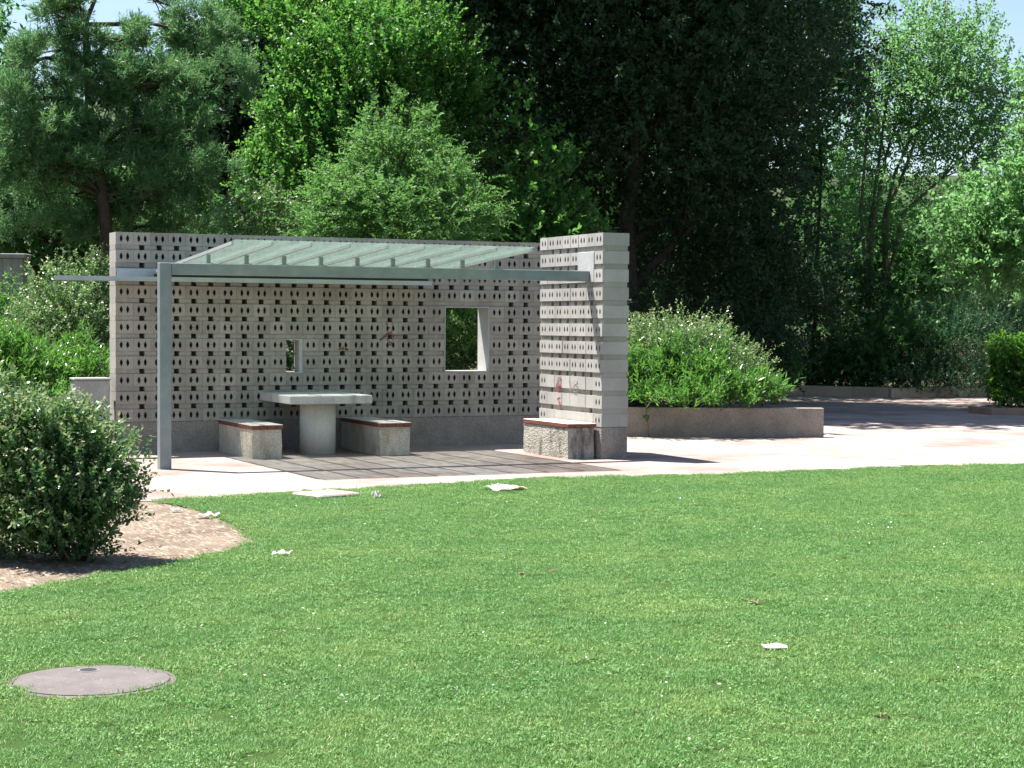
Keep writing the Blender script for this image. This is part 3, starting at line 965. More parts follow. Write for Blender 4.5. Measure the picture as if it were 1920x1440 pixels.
# ---- locust (feathery, just behind wall)
def tree_locust():
    r = R(2)
    lb = [lobe(735, 310, 27.5, 62, 62), lobe(655, 350, 27.3, 50, 36), lobe(690, 262, 27.5, 28, 40, .8), lobe(768, 250, 27.7, 26, 36, .7), lobe(828, 350, 27.2, 46, 42), lobe(868, 405, 27, 40, 40), lobe(720, 395, 26.9, 90, 45), lobe(625, 415, 27.2, 46, 42), lobe(590, 440, 27.3, 36, 36, .6), lobe(825, 440, 26.9, 70, 40, .8), lobe(795, 285, 27.8, 30, 34, .6), lobe(735, 215, 27.6, 14, 22, .35), lobe(700, 205, 27.6, 12, 18, .25), lobe(890, 345, 27.5, 22, 24, .3), lobe(740, 540, 27.2, 140, 100, .4)]
    b = at(745, 27.4)
    plant('locust_tree', b, [('trunk', limb_mesh(r, b, lb, 0.07), MAT['bark']),
        ('crown', crown(r, lb, 3500, 18, 0.060, 0.026, 0.34, LEAF['locust'], ang=1.1, droop=0.35, upb=0.45, rnd=0.65, clump=0.32, per=9, shell=0.45, flat=True, jit=0.22, up=0.35), None)],
        'feathery grey-green young tree right behind the top of the screen wall', 'tree')
tree_locust()
# ---- big dark tree
def tree_dark():
    r = R(3)
    lb = [lobe(1180, 60, 36, 330, 150), lobe(1000, 150, 35, 150, 130), lobe(1380, 120, 38, 180, 160), lobe(1180, 260, 36.5, 280, 130, .9), lobe(980, 330, 35.5, 110, 110, .6), lobe(1420, 330, 38.5, 120, 130, .8), lobe(1300, 420, 37, 150, 110, .6), lobe(840, 20, 36, 130, 80, .8), lobe(1500, 60, 40.5, 80, 120, .5), lobe(1060, 430, 37.5, 110, 90, .5)]
    lb2 = [lobe(1120, -240, 36, 320, 240), lobe(950, -150, 36, 230, 190), lobe(1220, -150, 36, 150, 170), lobe(1130, -480, 36, 240, 190)]
    b = at(1178, 36)
    tr = limb_mesh(r, b, lb, 0.30, n_sub=4)
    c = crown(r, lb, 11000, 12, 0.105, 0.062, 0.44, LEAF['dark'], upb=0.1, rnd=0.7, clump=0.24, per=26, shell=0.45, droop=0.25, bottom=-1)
    c2 = crown(r, lb2, 4200, 9, 0.27, 0.18, 0.6, LEAF['dark'], clump=0.24, per=26, shell=0.4, bottom=-1, name='upper_crown')  # unseen treetop, added and shaped to keep the crown below dark
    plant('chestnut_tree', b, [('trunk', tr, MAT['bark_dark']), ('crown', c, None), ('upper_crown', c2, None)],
        'huge very dark broadleaf tree filling the middle of the background', 'tree')
tree_dark()
# ---- pine, left
def needles(rng, lobes, n, m, ln, wd, mat):
    P, D = crown_points(rng, lobes, n, 0.17, 26, 0.40, -0.6)
    D = nrm(D*0.5 + np.array([0, 0, 0.45]) + rng.normal(0, 0.45, D.shape))
    L = rng.uniform(0.10, 0.22, n if len(P) == n else len(P))
    a = shoots(rng, P, D, L, m, ln, wd, 0.75, 0.0, 0.30, 0.4, False)
    return leaf_mesh('crown', *a, mat, fold=0.0)
def tree_pine():
    r = R(4)
    lb = [lobe(150, 40, 30, 55, 30), lobe(230, 95, 30, 55, 32), lobe(95, 120, 30, 65, 36), lobe(375, 80, 30.5, 65, 50), lobe(425, 160, 30, 48, 50), lobe(290, 170, 29.6, 90, 50), lobe(60, 210, 30, 75, 45), lobe(180, 190, 30.6, 90, 45), lobe(330, 250, 29.8, 70, 45), lobe(110, 270, 29.8, 100, 45), lobe(250, 310, 30.2, 110, 50), lobe(60, 350, 30, 80, 50), lobe(330, 360, 30.5, 70, 45, .7), lobe(140, 380, 30.6, 90, 50), lobe(240, 400, 30.6, 70, 40, .6), lobe(25, 150, 30.5, 30, 40, .7), lobe(110, 440, 30.6, 90, 40), lobe(300, 430, 30.8, 90, 40), lobe(400, 330, 30.9, 45, 50, .6), lobe(120, 330, 29.5, 60, 40, .7), lobe(265, 250, 29.6, 50, 36, .7), lobe(290, 380, 29.6, 60, 40, .7), lobe(320, 30, 31, 40, 30, .5), lobe(170, 100, 29.6, 46, 34, .8), lobe(185, 160, 29.6, 60, 32, .8), lobe(205, 225, 29.6, 46, 30, .6), lobe(120, 60, 29.8, 40, 30, .6)]
    b = at(207, 30)
    bm = bmesh.new()
    tp = [b+Vector((0, 0, -0.05)), at(203, 30, zat(470, 30)), at(194, 30, zat(380, 30)), at(180, 30, zat(300, 30)), at(170, 30, zat(220, 30)), at(166, 30, zat(140, 30)), at(160, 30, zat(70, 30)), at(185, 30, zat(10, 30))]
    tube(bm, tp, [0.13, 0.105, 0.098, 0.09, 0.08, 0.065, 0.045, 0.025], 9)
    for l in lb:
        C = Vector(l[:3])
        k = min(range(1, len(tp)), key=lambda i: abs(tp[i].z-(C.z-0.25)))
        st = tp[k]
        mid = st.lerp(C, 0.55)+Vector((0, 0, 0.12))
        tube(bm, [st, mid, C], [0.045, 0.03, 0.012], 6)
        for s in range(5):
            u = nrm(r.normal(0, 1, 3))
            e = C+Vector((u[0]*l[3]*.9, u[1]*l[4]*.9, u[2]*l[5]*.9))
            s2 = mid.lerp(C, r.uniform(0, 1))
            tube(bm, [s2, s2.lerp(e, .5)+Vector((0, 0, .04)), e], [0.014, 0.01, 0.004], 5)
    plant('pine_tree', b, [('trunk', bm_mesh('trunk', bm, True), MAT['bark']), ('crown', needles(r, lb, 9600, 15, 0.115, 0.017, LEAF['needle']), None)],
        'blue-green pine with leaning brown trunk at the left behind the wall', 'tree')
tree_pine()
# ---- pale multi-stem tree, right
def tree_pale():
    r = R(5)
    D = 46.5
    lb = [lobe(1700, 115, D, 75, 70), lobe(1790, 130, D, 70, 65), lobe(1645, 165, D, 42, 55, .8), lobe(1760, 200, D, 95, 65), lobe(1850, 205, D, 40, 55, .8), lobe(1670, 260, D, 75, 55, .7), lobe(1800, 280, D, 90, 60, .8), lobe(1720, 50, D, 38, 32, .6), lobe(1822, 80, D, 28, 36, .5), lobe(1870, 300, D, 40, 55, .6), lobe(1750, 370, D, 110, 50, .5), lobe(1600, 300, D, 35, 60, .5), lobe(1610, 400, D, 45, 50, .5), lobe(1700, 440, D-.3, 80, 45, .5), lobe(1850, 390, D, 60, 50, .5)]
    b = at(1640, D)
    bm = bmesh.new()
    stems = [[(1622, 700), (1625, 440), (1640, 330), (1650, 240), (1668, 100), (1672, 20)], [(1628, 700), (1632, 430), (1655, 300), (1690, 190), (1712, 80), (1735, 10)],
             [(1662, 700), (1652, 420), (1672, 330), (1712, 240), (1770, 140), (1820, 60)], [(1655, 690), (1660, 400), (1700, 300), (1735, 200), (1760, 90), (1770, 0)],
             [(1655, 560), (1690, 400), (1760, 340), (1840, 260), (1880, 190)], [(1634, 640), (1610, 400), (1620, 250), (1625, 120)]]
    for s in stems:
        off = r.uniform(-0.4, 0.4)
        pts = [at(x, D+off*i/3, max(-0.05, zat(y, D))) for i, (x, y) in enumerate(s)]
        n = len(pts)
        tube(bm, pts, [0.058*(1-0.8*i/(n-1)) for i in range(n)], 7)
        for j in range(9):
            k = r.integers(2, n)
            l = lb[r.integers(0, len(lb))]
            u = r.normal(0, 0.35, 3)
            e = Vector((l[0]+u[0]*l[3], l[1]+u[1]*l[4], max(pts[k].z+0.3, l[2]+u[2]*l[5])))
            if (e-pts[k]).length < 2.2:
                tube(bm, [pts[k], pts[k].lerp(e, .5), e], [0.025, 0.017, 0.005], 5)
    plant('ash_tree', b, [('trunk', bm_mesh('trunk', bm, True), MAT['bark_pale']),
        ('crown', crown(r, lb, 3300, 11, 0.11, 0.055, 0.50, LEAF['pale'], upb=0.6, rnd=0.6, clump=0.36, per=9, shell=0.2, bottom=-1, up=0.25), None)],
        'pale grey-green tree with many slender leaning stems at right', 'tree')
tree_pale()
def generic_tree(seed, name, px, D, lobes, n, m, ln, wd, L, leaf, bark, r0_, label, kind='tree', **kw):
    r = R(seed)
    b = at(px, D)
    plant(name, b, [('trunk', limb_mesh(r, b, lobes, r0_), MAT[bark]), ('crown', crown(r, lobes, n, m, ln, wd, L, LEAF[leaf], **kw), None)], label, kind)
generic_tree(6, 'young_tree', 1528, 47, [lobe(1540, 70, 47, 50, 80), lobe(1500, 170, 47, 60, 60), lobe(1570, 190, 47, 40, 55, .8), lobe(1530, 290, 47, 50, 50, .5), lobe(1565, 30, 47, 30, 50, .7)], 1500, 12, 0.13, 0.07, 0.4, 'mid', 'bark_dark', 0.075,
    'thin dark-stemmed tree between the huge dark tree and the pale right tree', clump=0.28, shell=0.35)
generic_tree(7, 'maple_tree', 1960, 41, [lobe(1952, 150, 41, 36, 50), lobe(1965, 260, 41, 55, 60), lobe(1910, 375, 41, 75, 60), lobe(1850, 430, 41.5, 80, 60), lobe(1930, 480, 41, 100, 70), lobe(2050, 260, 41, 70, 120)], 3000, 12, 0.12, 0.075, 0.4, 'pale', 'bark', 0.14,
    'light green bushy tree cut by the right edge of the picture', clump=0.30, shell=0.4, up=0.25, per=12)
generic_tree(8, 'elder_tree', 1720, 50, [lobe(1640, 480, 50, 90, 60), lobe(1740, 460, 50, 110, 70), lobe(1830, 500, 49.5, 100, 60), lobe(1570, 440, 50.5, 70, 80), lobe(1560, 330, 51, 60, 80, .8), lobe(1700, 545, 49, 120, 40), lobe(1480, 520, 50, 80, 60), lobe(1580, 590, 49, 70, 50), lobe(1700, 600, 48.5, 90, 40), lobe(1640, 560, 49, 80, 50)], 4600, 12, 0.12, 0.07, 0.4, 'mid', 'bark', 0.10,
    'spreading bushy undergrowth tree behind the stems of the pale tree', clump=0.30, shell=0.4, up=0.25, per=12)
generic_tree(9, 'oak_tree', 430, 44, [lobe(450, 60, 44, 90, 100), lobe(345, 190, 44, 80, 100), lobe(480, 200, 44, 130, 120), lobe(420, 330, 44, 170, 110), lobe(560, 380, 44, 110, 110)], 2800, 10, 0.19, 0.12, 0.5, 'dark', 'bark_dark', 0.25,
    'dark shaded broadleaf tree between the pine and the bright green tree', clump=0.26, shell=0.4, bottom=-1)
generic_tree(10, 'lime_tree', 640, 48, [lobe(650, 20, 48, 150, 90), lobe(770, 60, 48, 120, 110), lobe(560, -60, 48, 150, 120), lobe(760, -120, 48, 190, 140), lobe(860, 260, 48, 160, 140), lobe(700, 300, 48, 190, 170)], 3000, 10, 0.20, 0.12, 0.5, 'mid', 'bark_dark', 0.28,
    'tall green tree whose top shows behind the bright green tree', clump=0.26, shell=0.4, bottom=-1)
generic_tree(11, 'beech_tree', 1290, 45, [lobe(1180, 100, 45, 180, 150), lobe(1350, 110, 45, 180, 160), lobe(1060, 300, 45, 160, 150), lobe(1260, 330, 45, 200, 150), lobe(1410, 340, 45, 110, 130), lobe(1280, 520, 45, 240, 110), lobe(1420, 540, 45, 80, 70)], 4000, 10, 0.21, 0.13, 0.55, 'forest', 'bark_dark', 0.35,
    'dense shaded tree standing behind the huge dark tree', clump=0.26, shell=0.4, bottom=-1)
generic_tree(12, 'holm_oak_tree', 60, 40, [lobe(50, 330, 40, 110, 90), lobe(-30, 200, 40, 90, 110), lobe(140, 420, 40, 110, 70), lobe(0, 440, 40, 90, 60), lobe(260, 450, 40, 120, 70), lobe(330, 520, 40, 120, 70)], 2600, 10, 0.16, 0.09, 0.45, 'mid', 'bark_dark', 0.2,
    'green broadleaf tree behind the pine at the left edge', clump=0.26, shell=0.4, bottom=-1)

generic_tree(14, 'maple_tree', 2190, 46, [lobe(2180, 180, 46, 90, 110), lobe(2260, 260, 46, 100, 100), lobe(2130, 330, 46, 90, 90), lobe(2200, 440, 46, 140, 90)], 1500, 11, 0.15, 0.09, 0.45, 'mid', 'bark', 0.16,
    'broad green tree standing beyond the right edge of the picture', clump=0.28, shell=0.4)
generic_tree(15, 'holm_oak_tree', -160, 44, [lobe(-160, 180, 44, 110, 130), lobe(-240, 300, 44, 110, 120), lobe(-120, 380, 44, 120, 100), lobe(-210, 480, 44, 150, 90)], 1500, 11, 0.16, 0.09, 0.45, 'forest', 'bark_dark', 0.2,
    'dark green tree standing beyond the left edge of the picture', clump=0.28, shell=0.4)
generic_tree(13, 'hazel_tree', 1035, 32.5, [lobe(1040, 410, 32.5, 50, 40), lobe(1045, 320, 32.5, 34, 55, .7), lobe(985, 380, 32.3, 45, 50, .8), lobe(975, 250, 32.6, 32, 60, .6), lobe(1000, 460, 32.2, 70, 50)], 620, 10, 0.11, 0.075, 0.38, 'hornbeam', 'bark', 0.05,
    'small sparse leafy tree right of the feathery tree, against the dark one', clump=0.42, per=7, shell=0.3, bottom=-1)

# ---- shrubs
def shrub(seed, name, base, lobes, n, m, ln, wd, L, leaf, label, stems=10, **kw):
    r = R(seed)
    bm = bmesh.new()
    b = Vector(base)
    for i in range(stems):
        l = lobes[i % len(lobes)]
        u = nrm(r.normal(0, 1, 3)+np.array([0, 0, .6]))
        e = Vector((l[0]+u[0]*l[3]*.8, l[1]+u[1]*l[4]*.8, l[2]+u[2]*l[5]*.7))
        st = b + Vector((r.normal()*0.06, r.normal()*0.06, -0.03))
        mid = st.lerp(e, 0.5)+Vector((r.normal()*.04, r.normal()*.04, .06))
        tube(bm, [st, mid, e], [0.014, 0.010, 0.004], 5)
    return plant(name, base, [('stems', bm_mesh('stems', bm, True), MAT['twig']), ('foliage', crown(r, lobes, n, m, ln, wd, L, LEAF[leaf], name='foliage', **kw), None)], label, 'shrub')

D1 = 12.75
lb = [lobe(120, 905, D1, 98, 90), lobe(45, 835, D1+.1, 62, 70), lobe(140, 850, D1+.1, 58, 58), lobe(200, 905, D1-.1, 46, 60, .8), lobe(85, 805, D1, 62, 40), lobe(130, 985, D1-.1, 80, 55, 1.2), lobe(190, 960, D1, 42, 44, .8), lobe(30, 910, D1, 48, 75, .7), lobe(115, 1022, D1, 55, 26, 1.1), lobe(75, 1000, D1, 45, 40, .9)]
b1 = at(128, D1)
shrub(20, 'privet_shrub', b1, lb, 2900, 13, 0.038, 0.022, 0.19, 'privet', 'glossy dark green rounded shrub standing on the dry earth bed at left', 16, clump=0.24, per=10, shell=0.5, upb=1.0, rnd=0.5, bottom=-0.8)
lb = [lobe(-40, 880, D1+.4, 80, 110), lobe(-90, 820, D1+.4, 80, 90), lobe(0, 800, D1+.5, 45, 70, .7), lobe(-60, 980, D1+.3, 70, 60, 1), lobe(-20, 1000, D1+.3, 40, 35, .8)]
shrub(21, 'privet_shrub', at(-60, D1+.4), lb, 1500, 13, 0.038, 0.023, 0.17, 'privet', 'second glossy dark shrub cut off by the left edge', 12, clump=0.24, per=10, shell=0.5, upb=0.7, rnd=0.5)

# planter shrubs: silver one behind, oleander in front
Dp = 27.6
lb = [lobe(1270, 690, Dp+.2, 85, 66), lobe(1210, 680, Dp+.3, 65, 50), lobe(1335, 692, Dp+.2, 66, 52), lobe(1275, 645, Dp+.4, 70, 34), lobe(1390, 710, Dp, 50, 40, .7), lobe(1140, 670, Dp+.3, 70, 60, .6), lobe(1350, 635, Dp+.5, 26, 26, .4), lobe(1240, 612, Dp+.4, 24, 22, .35), lobe(1295, 618, Dp+.4, 18, 20, .3)]
shrub(22, 'cotoneaster_shrub', at(1280, Dp, 0.36), lb, 2400, 14, 0.045, 0.022, 0.30, 'silver', 'tall silvery grey-green arching shrub behind the planter wall', 16, clump=0.26, per=9, shell=0.45, upb=0.7, rnd=0.45, bottom=-0.6)
Dq = 26.9
lb = [lobe(1210, 715, Dq, 40, 36), lobe(1265, 705, Dq, 40, 34), lobe(1320, 722, Dq, 42, 30), lobe(1350, 690, Dq+.1, 22, 26, .6), lobe(1385, 735, Dq, 40, 24), lobe(1432, 742, Dq+.1, 24, 22, .8), lobe(1200, 735, Dq-.1, 40, 20, .7), lobe(1300, 738, Dq-.1, 80, 16, .8), lobe(1250, 755, Dq-.2, 80, 10, 1), lobe(1380, 756, Dq-.2, 60, 9, 1), lobe(1130, 725, Dq+.4, 60, 40, .6), lobe(1240, 690, Dq+.2, 30, 30, .6)]
shrub(23, 'oleander_shrub', at(1310, Dq, 0.36), lb, 1700, 11, 0.115, 0.025, 0.26, 'oleander', 'bright green long-leaved oleander low along the planter wall', 16, clump=0.3, per=8, shell=0.4, upb=1.0, rnd=0.4, ang=0.6, bottom=-0.5)
# left group
Dl = 28
lb = [lobe(130, 600, Dl, 75, 70), lobe(180, 560, Dl+.3, 55, 60), lobe(80, 640, Dl, 60, 50), lobe(170, 660, Dl-.2, 60, 50), lobe(110, 560, Dl+.3, 40, 40, .6), lobe(240, 560, Dl+.4, 50, 60, .5)]
shrub(24, 'olive_shrub', at(140, Dl), lb, 2000, 13, 0.048, 0.026, 0.26, 'silver', 'silvery glossy shrub left of the end of the screen wall', 14, clump=0.25, per=9, shell=0.45, upb=0.6, rnd=0.5)
Do = 25.9
lb = [lobe(60, 700, Do, 70, 40), lobe(150, 700, Do+.2, 60, 40), lobe(0, 690, Do, 60, 40), lobe(190, 720, Do+.4, 40, 35, .7), lobe(40, 760, Do-.3, 100, 40, .8), lobe(140, 770, Do, 70, 40, .6)]
shrub(25, 'oleander_shrub', at(80, Do), lb, 1500, 11, 0.12, 0.024, 0.22, 'oleander', 'bright green oleander in front of the silvery shrub at left', 14, clump=0.3, per=8, shell=0.4, upb=1.0, rnd=0.4, ang=0.6)
lb = [lobe(-20, 600, 29, 60, 55), lobe(15, 595, 29.4, 35, 35), lobe(20, 650, 28.6, 45, 40), lobe(-60, 640, 29, 50, 50)]
shrub(26, 'spirea_shrub', at(-10, 29), lb, 900, 12, 0.05, 0.03, 0.22, 'hornbeam', 'light green soft shrub at the left edge above the oleander', 10, clump=0.25, per=9)
# dark hedge behind far low wall
Dh = 43.3
lb = [lobe(1560, 690, 45.0, 75, 48), lobe(1620, 680, 44.6, 70, 55), lobe(1500, 700, 46.0, 60, 40), lobe(1680, 665, 44.0, 70, 68), lobe(1440, 700, 47.5, 60, 40, .7)]
shrub(27, 'viburnum_shrub', at(1580, 45.0), lb, 3000, 11, 0.10, 0.045, 0.3, 'mid', 'dark rounded shrub above the shaded low wall', 14, clump=0.27, per=12, shell=0.4, upb=0.6)
lb = [lobe(1740, 660, Dh+.6, 75, 70), lobe(1810, 655, Dh+.8, 70, 70), lobe(1870, 640, Dh+1.4, 70, 75), lobe(1770, 615, Dh+1.6, 90, 40), lobe(1930, 640, Dh+1.6, 60, 75, .7), lobe(1720, 705, Dh+.2, 80, 30), lobe(1800, 700, Dh+.4, 80, 30), lobe(1860, 695, Dh+.9, 60, 30)]
shrub(28, 'rosemary_hedge', at(1800, Dh+1), lb, 6200, 14, 0.060, 0.018, 0.30, 'rosemary', 'tall grassy dark hedge above the sunlit low wall', 14, clump=0.27, per=12, shell=0.4, upb=0.8, rnd=0.5, ang=0.6)
lb = [lobe(1850, 600, 46.5, 90, 22), lobe(1780, 585, 47, 40, 30, .8), lobe(1920, 605, 46, 60, 25)]
shrub(29, 'lavender_shrub', at(1850, 46.5), lb, 1000, 12, 0.09, 0.022, 0.35, 'silver', 'pale sunlit shrubs topping the grassy hedge at right', 10, clump=0.3, per=10, upb=1.0)
lb = [lobe(1455, 680, 38, 30, 35), lobe(1435, 700, 38, 25, 25, .6)]
shrub(30, 'laurel_shrub', at(1450, 38), lb, 320, 11, 0.10, 0.05, 0.25, 'laurel', 'small leafy shrub in the shade right of the planter', 8, clump=0.3, per=8)
# clipped hedge on the right edge
Dc = 37.2
lb = [lobe(1888, 660, Dc, 26, 26), lobe(1888, 700, Dc, 26, 30), lobe(1895, 735, Dc-.1, 26, 24, .8), lobe(1925, 655, Dc+.2, 40, 28), lobe(1935, 710, Dc, 45, 50), lobe(1990, 690, Dc-.2, 60, 60)]
shrub(31, 'laurel_hedge', at(1925, Dc, 0.06), lb, 2000, 12, 0.075, 0.046, 0.16, 'hedge', 'glossy clipped hedge standing on the reddish kerb at the right edge', 12, clump=0.26, per=10, shell=0.55, upb=0.5)

# understory behind the wall and under the dark tree
lb = [lobe(1250, 640, 33, 90, 60), lobe(1400, 640, 36, 90, 60), lobe(1100, 600, 33, 90, 80), lobe(1330, 560, 38, 140, 70), lobe(960, 470, 33, 60, 60, .7), lobe(940, 600, 32, 100, 80), lobe(1500, 560, 40, 90, 70), lobe(1590, 560, 44.5, 60, 55, .8), lobe(1420, 500, 39, 70, 60)]
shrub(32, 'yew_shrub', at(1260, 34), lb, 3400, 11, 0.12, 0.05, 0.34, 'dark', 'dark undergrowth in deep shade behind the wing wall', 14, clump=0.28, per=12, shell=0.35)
lb = [lobe(870, 640, 27.5, 70, 80), lobe(860, 580, 27.8, 60, 50), lobe(800, 680, 27.5, 60, 60), lobe(930, 620, 28, 50, 70)]
shrub(33, 'ivy_shrub', at(865, 27.6), lb, 1200, 12, 0.055, 0.035, 0.22, 'laurel', 'glossy shrub seen through the larger window of the screen wall', 12, clump=0.27, per=10, shell=0.45)
lb = [lobe(545, 695, 27.2, 45, 40), lobe(860, 700, 27.2, 50, 30, .8), lobe(540, 660, 27.5, 70, 70), lobe(430, 640, 27.8, 90, 80), lobe(330, 640, 28, 90, 80), lobe(640, 660, 27.6, 70, 70), lobe(1000, 650, 27.8, 50, 80)]
shrub(34, 'laurel_shrub', at(520, 27.7), lb, 1800, 11, 0.07, 0.04, 0.26, 'forest', 'dark shrubs close behind the pierced blocks of the screen wall', 12, clump=0.28, per=10, shell=0.35)
lb = [lobe(500, 410, 29, 50, 45), lobe(470, 440, 29, 40, 40), lobe(560, 430, 29, 50, 40), lobe(520, 480, 29, 80, 50), lobe(400, 430, 29.5, 60, 40, .6)]
shrub(35, 'privet_shrub', at(500, 29), lb, 900, 12, 0.055, 0.03, 0.24, 'silver', 'glinting small-leaved shrub peeping over the wall between pine and feathery tree', 10, clump=0.26, per=9)

# sapling against the planter wall
def sapling():
    b = Vector((2.66, 0.70, 0))
    r = R(40)
    pts = [b, b+Vector((-.02, 0, .18)), b+Vector((-.05, .0, .36)), b+Vector((-.04, .01, .52)), b+Vector((-.10, .01, .66))]
    bm = bmesh.new(); tube(bm, pts, [0.011, 0.009, 0.008, 0.006, 0.003], 6)
    P, A, N, Ln, Wd, va, tv = [], [], [], [], [], [], []
    for i in range(26):
        t = r.uniform(0.15, 1)**0.7
        k = min(3, int(t*4)); p = pts[k].lerp(pts[k+1], t*4-k)
        u = nrm(r.normal(0, 1, 3)+np.array([0, -0.2, 0.2]))
        P.append(p); A.append(u); N.append(nrm(r.normal(0, 1, 3)*.5+np.array([0, 0, 1])))
        Ln.append(r.uniform(.05, .10)); Wd.append(r.uniform(.03, .055)); va.append(r.uniform()); tv.append(0.2)
    me = leaf_mesh('leaves', np.array(P), np.array(A), np.array(N), np.array(Ln), np.array(Wd), np.array(va), np.array(tv), LEAF['silver'])
    plant('sapling', b, [('stem', bm_mesh('stem', bm, True), MAT['bark_pale']), ('leaves', me, None)], 'thin pale sapling growing against the planter wall', 'sapling')
sapling()

# ================================================================== LAWN DETAIL
mh = empty('manhole_cover', (-8.43, -14.26, 0))
tag(mh, 'round purplish-grey concrete manhole cover sunk in the lawn', 'manhole cover')
def disc(r, z0, z1, bev, seg=64):
    bm = bmesh.new()
    bmesh.ops.create_cone(bm, cap_ends=True, segments=seg, radius1=r, radius2=r, depth=z1-z0, matrix=Matrix.Translation((0, 0, (z0+z1)/2)))
    if bev:
        bmesh.ops.bevel(bm, geom=[e for e in bm.edges if all(v.co.z > z1-1e-4 for v in e.verts)], offset=bev, segments=2, affect='EDGES')
    return bm
def mat_manhole():
    k = NT('worn_patterned_iron')
    o = k.coord('Object')
    ch = k.n('ShaderNodeTexVoronoi'); ch.inputs['Scale'].default_value = 38; ch.distance = 'CHEBYCHEV'; ch.inputs['Randomness'].default_value = 0.0
    mpr = k.n('ShaderNodeMapping'); mpr.inputs['Rotation'].default_value = (0, 0, 0.9); k.l(o, mpr.inputs['Vector'])
    k.l(mpr.outputs[0], ch.inputs['Vector'])
    f = k.noise(o, 6, 5, 0.7)
    col = k.ramp(f, [(0.3, (0.098, 0.082, 0.080)), (0.5, (0.122, 0.104, 0.098)), (0.7, (0.150, 0.128, 0.125))])
    col = k.mix(0.7, col, k.ramp(ch.outputs['Distance'], [(0.3, (1.1,)*3), (0.5, (0.6,)*3)]), 'MULTIPLY')
    col = k.mix(k.ramp(k.noise(o, 40, 2, 0.5), [(0.66, (0,)*3), (0.74, (0.5,)*3)]), col, (0.26, 0.24, 0.2))
    k.bump(ch.outputs['Distance'], 0.6, 0.004)
    return k.base(col, 0.7, 0.35)
me = bm_mesh('lid', disc(0.345, -0.02, 0.009, 0.003)); lid = link('lid', me, mat_manhole(), mh)
bm = bmesh.new()
ringv = []
for i in range(64):
    a = 2*math.pi*i/64
    ringv.append([bm.verts.new((rad*math.cos(a), rad*math.sin(a), z)) for rad, z in ((0.349, 0.0), (0.349, 0.006), (0.374, 0.004), (0.380, -0.01))])
for i in range(64):
    for j in range(3):
        bm.faces.new((ringv[i][j], ringv[(i+1) % 64][j], ringv[(i+1) % 64][j+1], ringv[i][j+1]))
link('frame', bm_mesh('frame', bm), mat_concrete('manhole_frame_concrete', (0.13, 0.11, 0.10), 0.2, 8, 80), mh)
bm = bmesh.new()
bmesh.ops.create_cone(bm, cap_ends=True, segments=20, radius1=0.035, radius2=0.035, depth=0.004, matrix=Matrix.Translation((0.03, 0.235, 0.0075))@Matrix.Diagonal((1.1, 1.1, 1, 1)))
link('lifting_hole', bm_mesh('lifting_hole', bm), MAT['near_black'], lid)  # flat black disc paints the dark inside the hole
bm = bmesh.new()
for i in range(24):
    a0, a1 = 2*math.pi*i/24, 2*math.pi*(i+1)/24
    q = []
    for a in (a0, a1):
        for rad in (0.037, 0.048):
            q.append(bm.verts.new((0.03+rad*math.cos(a)*1.1, 0.235+rad*math.sin(a)*1.1, 0.0105)))
    bm.faces.new((q[0], q[1], q[3], q[2]))
link('lifting_ring', bm_mesh('lifting_ring', bm), mat_concrete('worn_ring', (0.17, 0.155, 0.155)), lid)

def crumple(name, loc, sx, sy, h, mat, seed, label, cat, rz=0.0, group=None):
    """crumpled or flat sheet with real folds and thickness"""
    r = R(seed)
    bm = bmesh.new()
    n = 9
    vs_ = [[None]*n for _ in range(n)]
    ph = r.uniform(0, 6.28, 6)
    for i in range(n):
        for j in range(n):
            u, v = i/(n-1)-.5, j/(n-1)-.5
            e = 1+0.05*math.sin(2*math.atan2(v+1e-6, u)+ph[2])+0.04*math.sin(3*math.atan2(v+1e-6, u)+ph[3])+0.015*r.normal()
            z = h*(0.5+0.35*math.sin(7*u+ph[0]+3*v)+0.25*math.sin(11*v+ph[1])+0.3*math.sin(9*u-8*v+ph[4])+0.06*r.normal())
            z *= 1-1.2*max(abs(u), abs(v))**2
            vs_[i][j] = bm.verts.new((u*sx*e, v*sy*e, max(0.010, 0.012+z)))
    for i in range(n-1):
        for j in range(n-1):
            bm.faces.new((vs_[i][j], vs_[i+1][j], vs_[i+1][j+1], vs_[i][j+1]))
    bmesh.ops.solidify(bm, geom=bm.faces[:], thickness=0.004)
    o = link(name, bm_mesh(name, bm), mat)
    o.location = loc; o.rotation_euler = (0, 0, rz)
    return tag(o, label, cat, group)
LG = 'litter lying on the lawn'
crumple('paper_sheet', (-2.80, -6.33, 0.0), 0.36, 0.30, 0.05, MAT['paper_pink'], 1, 'large pinkish-white torn sheet near the gravel edge', 'litter', 0.4, LG)
crumple('paper_scrap', (-2.72, -6.02, 0.0), 0.14, 0.10, 0.03, MAT['paper'], 2, 'small white scrap just behind the large pinkish sheet', 'litter', 0.1, LG)
crumple('crumpled_paper', (-6.30, -10.28, 0.0), 0.13, 0.11, 0.022, MAT['paper'], 3, 'white crumpled paper near the tip of the dry earth bed', 'litter', 0.8, LG)
crumple('paper_sheet', (-5.12, -14.75, 0.0), 0.125, 0.10, 0.012, MAT['paper'], 4, 'flat white paper slip on the open lawn at lower right', 'litter', -0.4, LG)
crumple('paper_scrap', (-6.12, -7.65, 0.0), 0.16, 0.13, 0.03, MAT['paper'], 5, 'white scrap on the boundary of earth bed and lawn', 'litter', 0.6, LG)
crumple('crumpled_paper', (-4.25, -6.62, 0.0), 0.07, 0.07, 0.07, MAT['paper'], 6, 'tiny bluish-white paper ball right of the flat stone', 'litter', 0.0, LG)
crumple('paper_scrap', (-6.25, -7.10, 0.0), 0.10, 0.06, 0.02, MAT['paper'], 16, 'smaller white scrap lying on the bed beside the shrub shadow', 'litter', 0.2, LG)
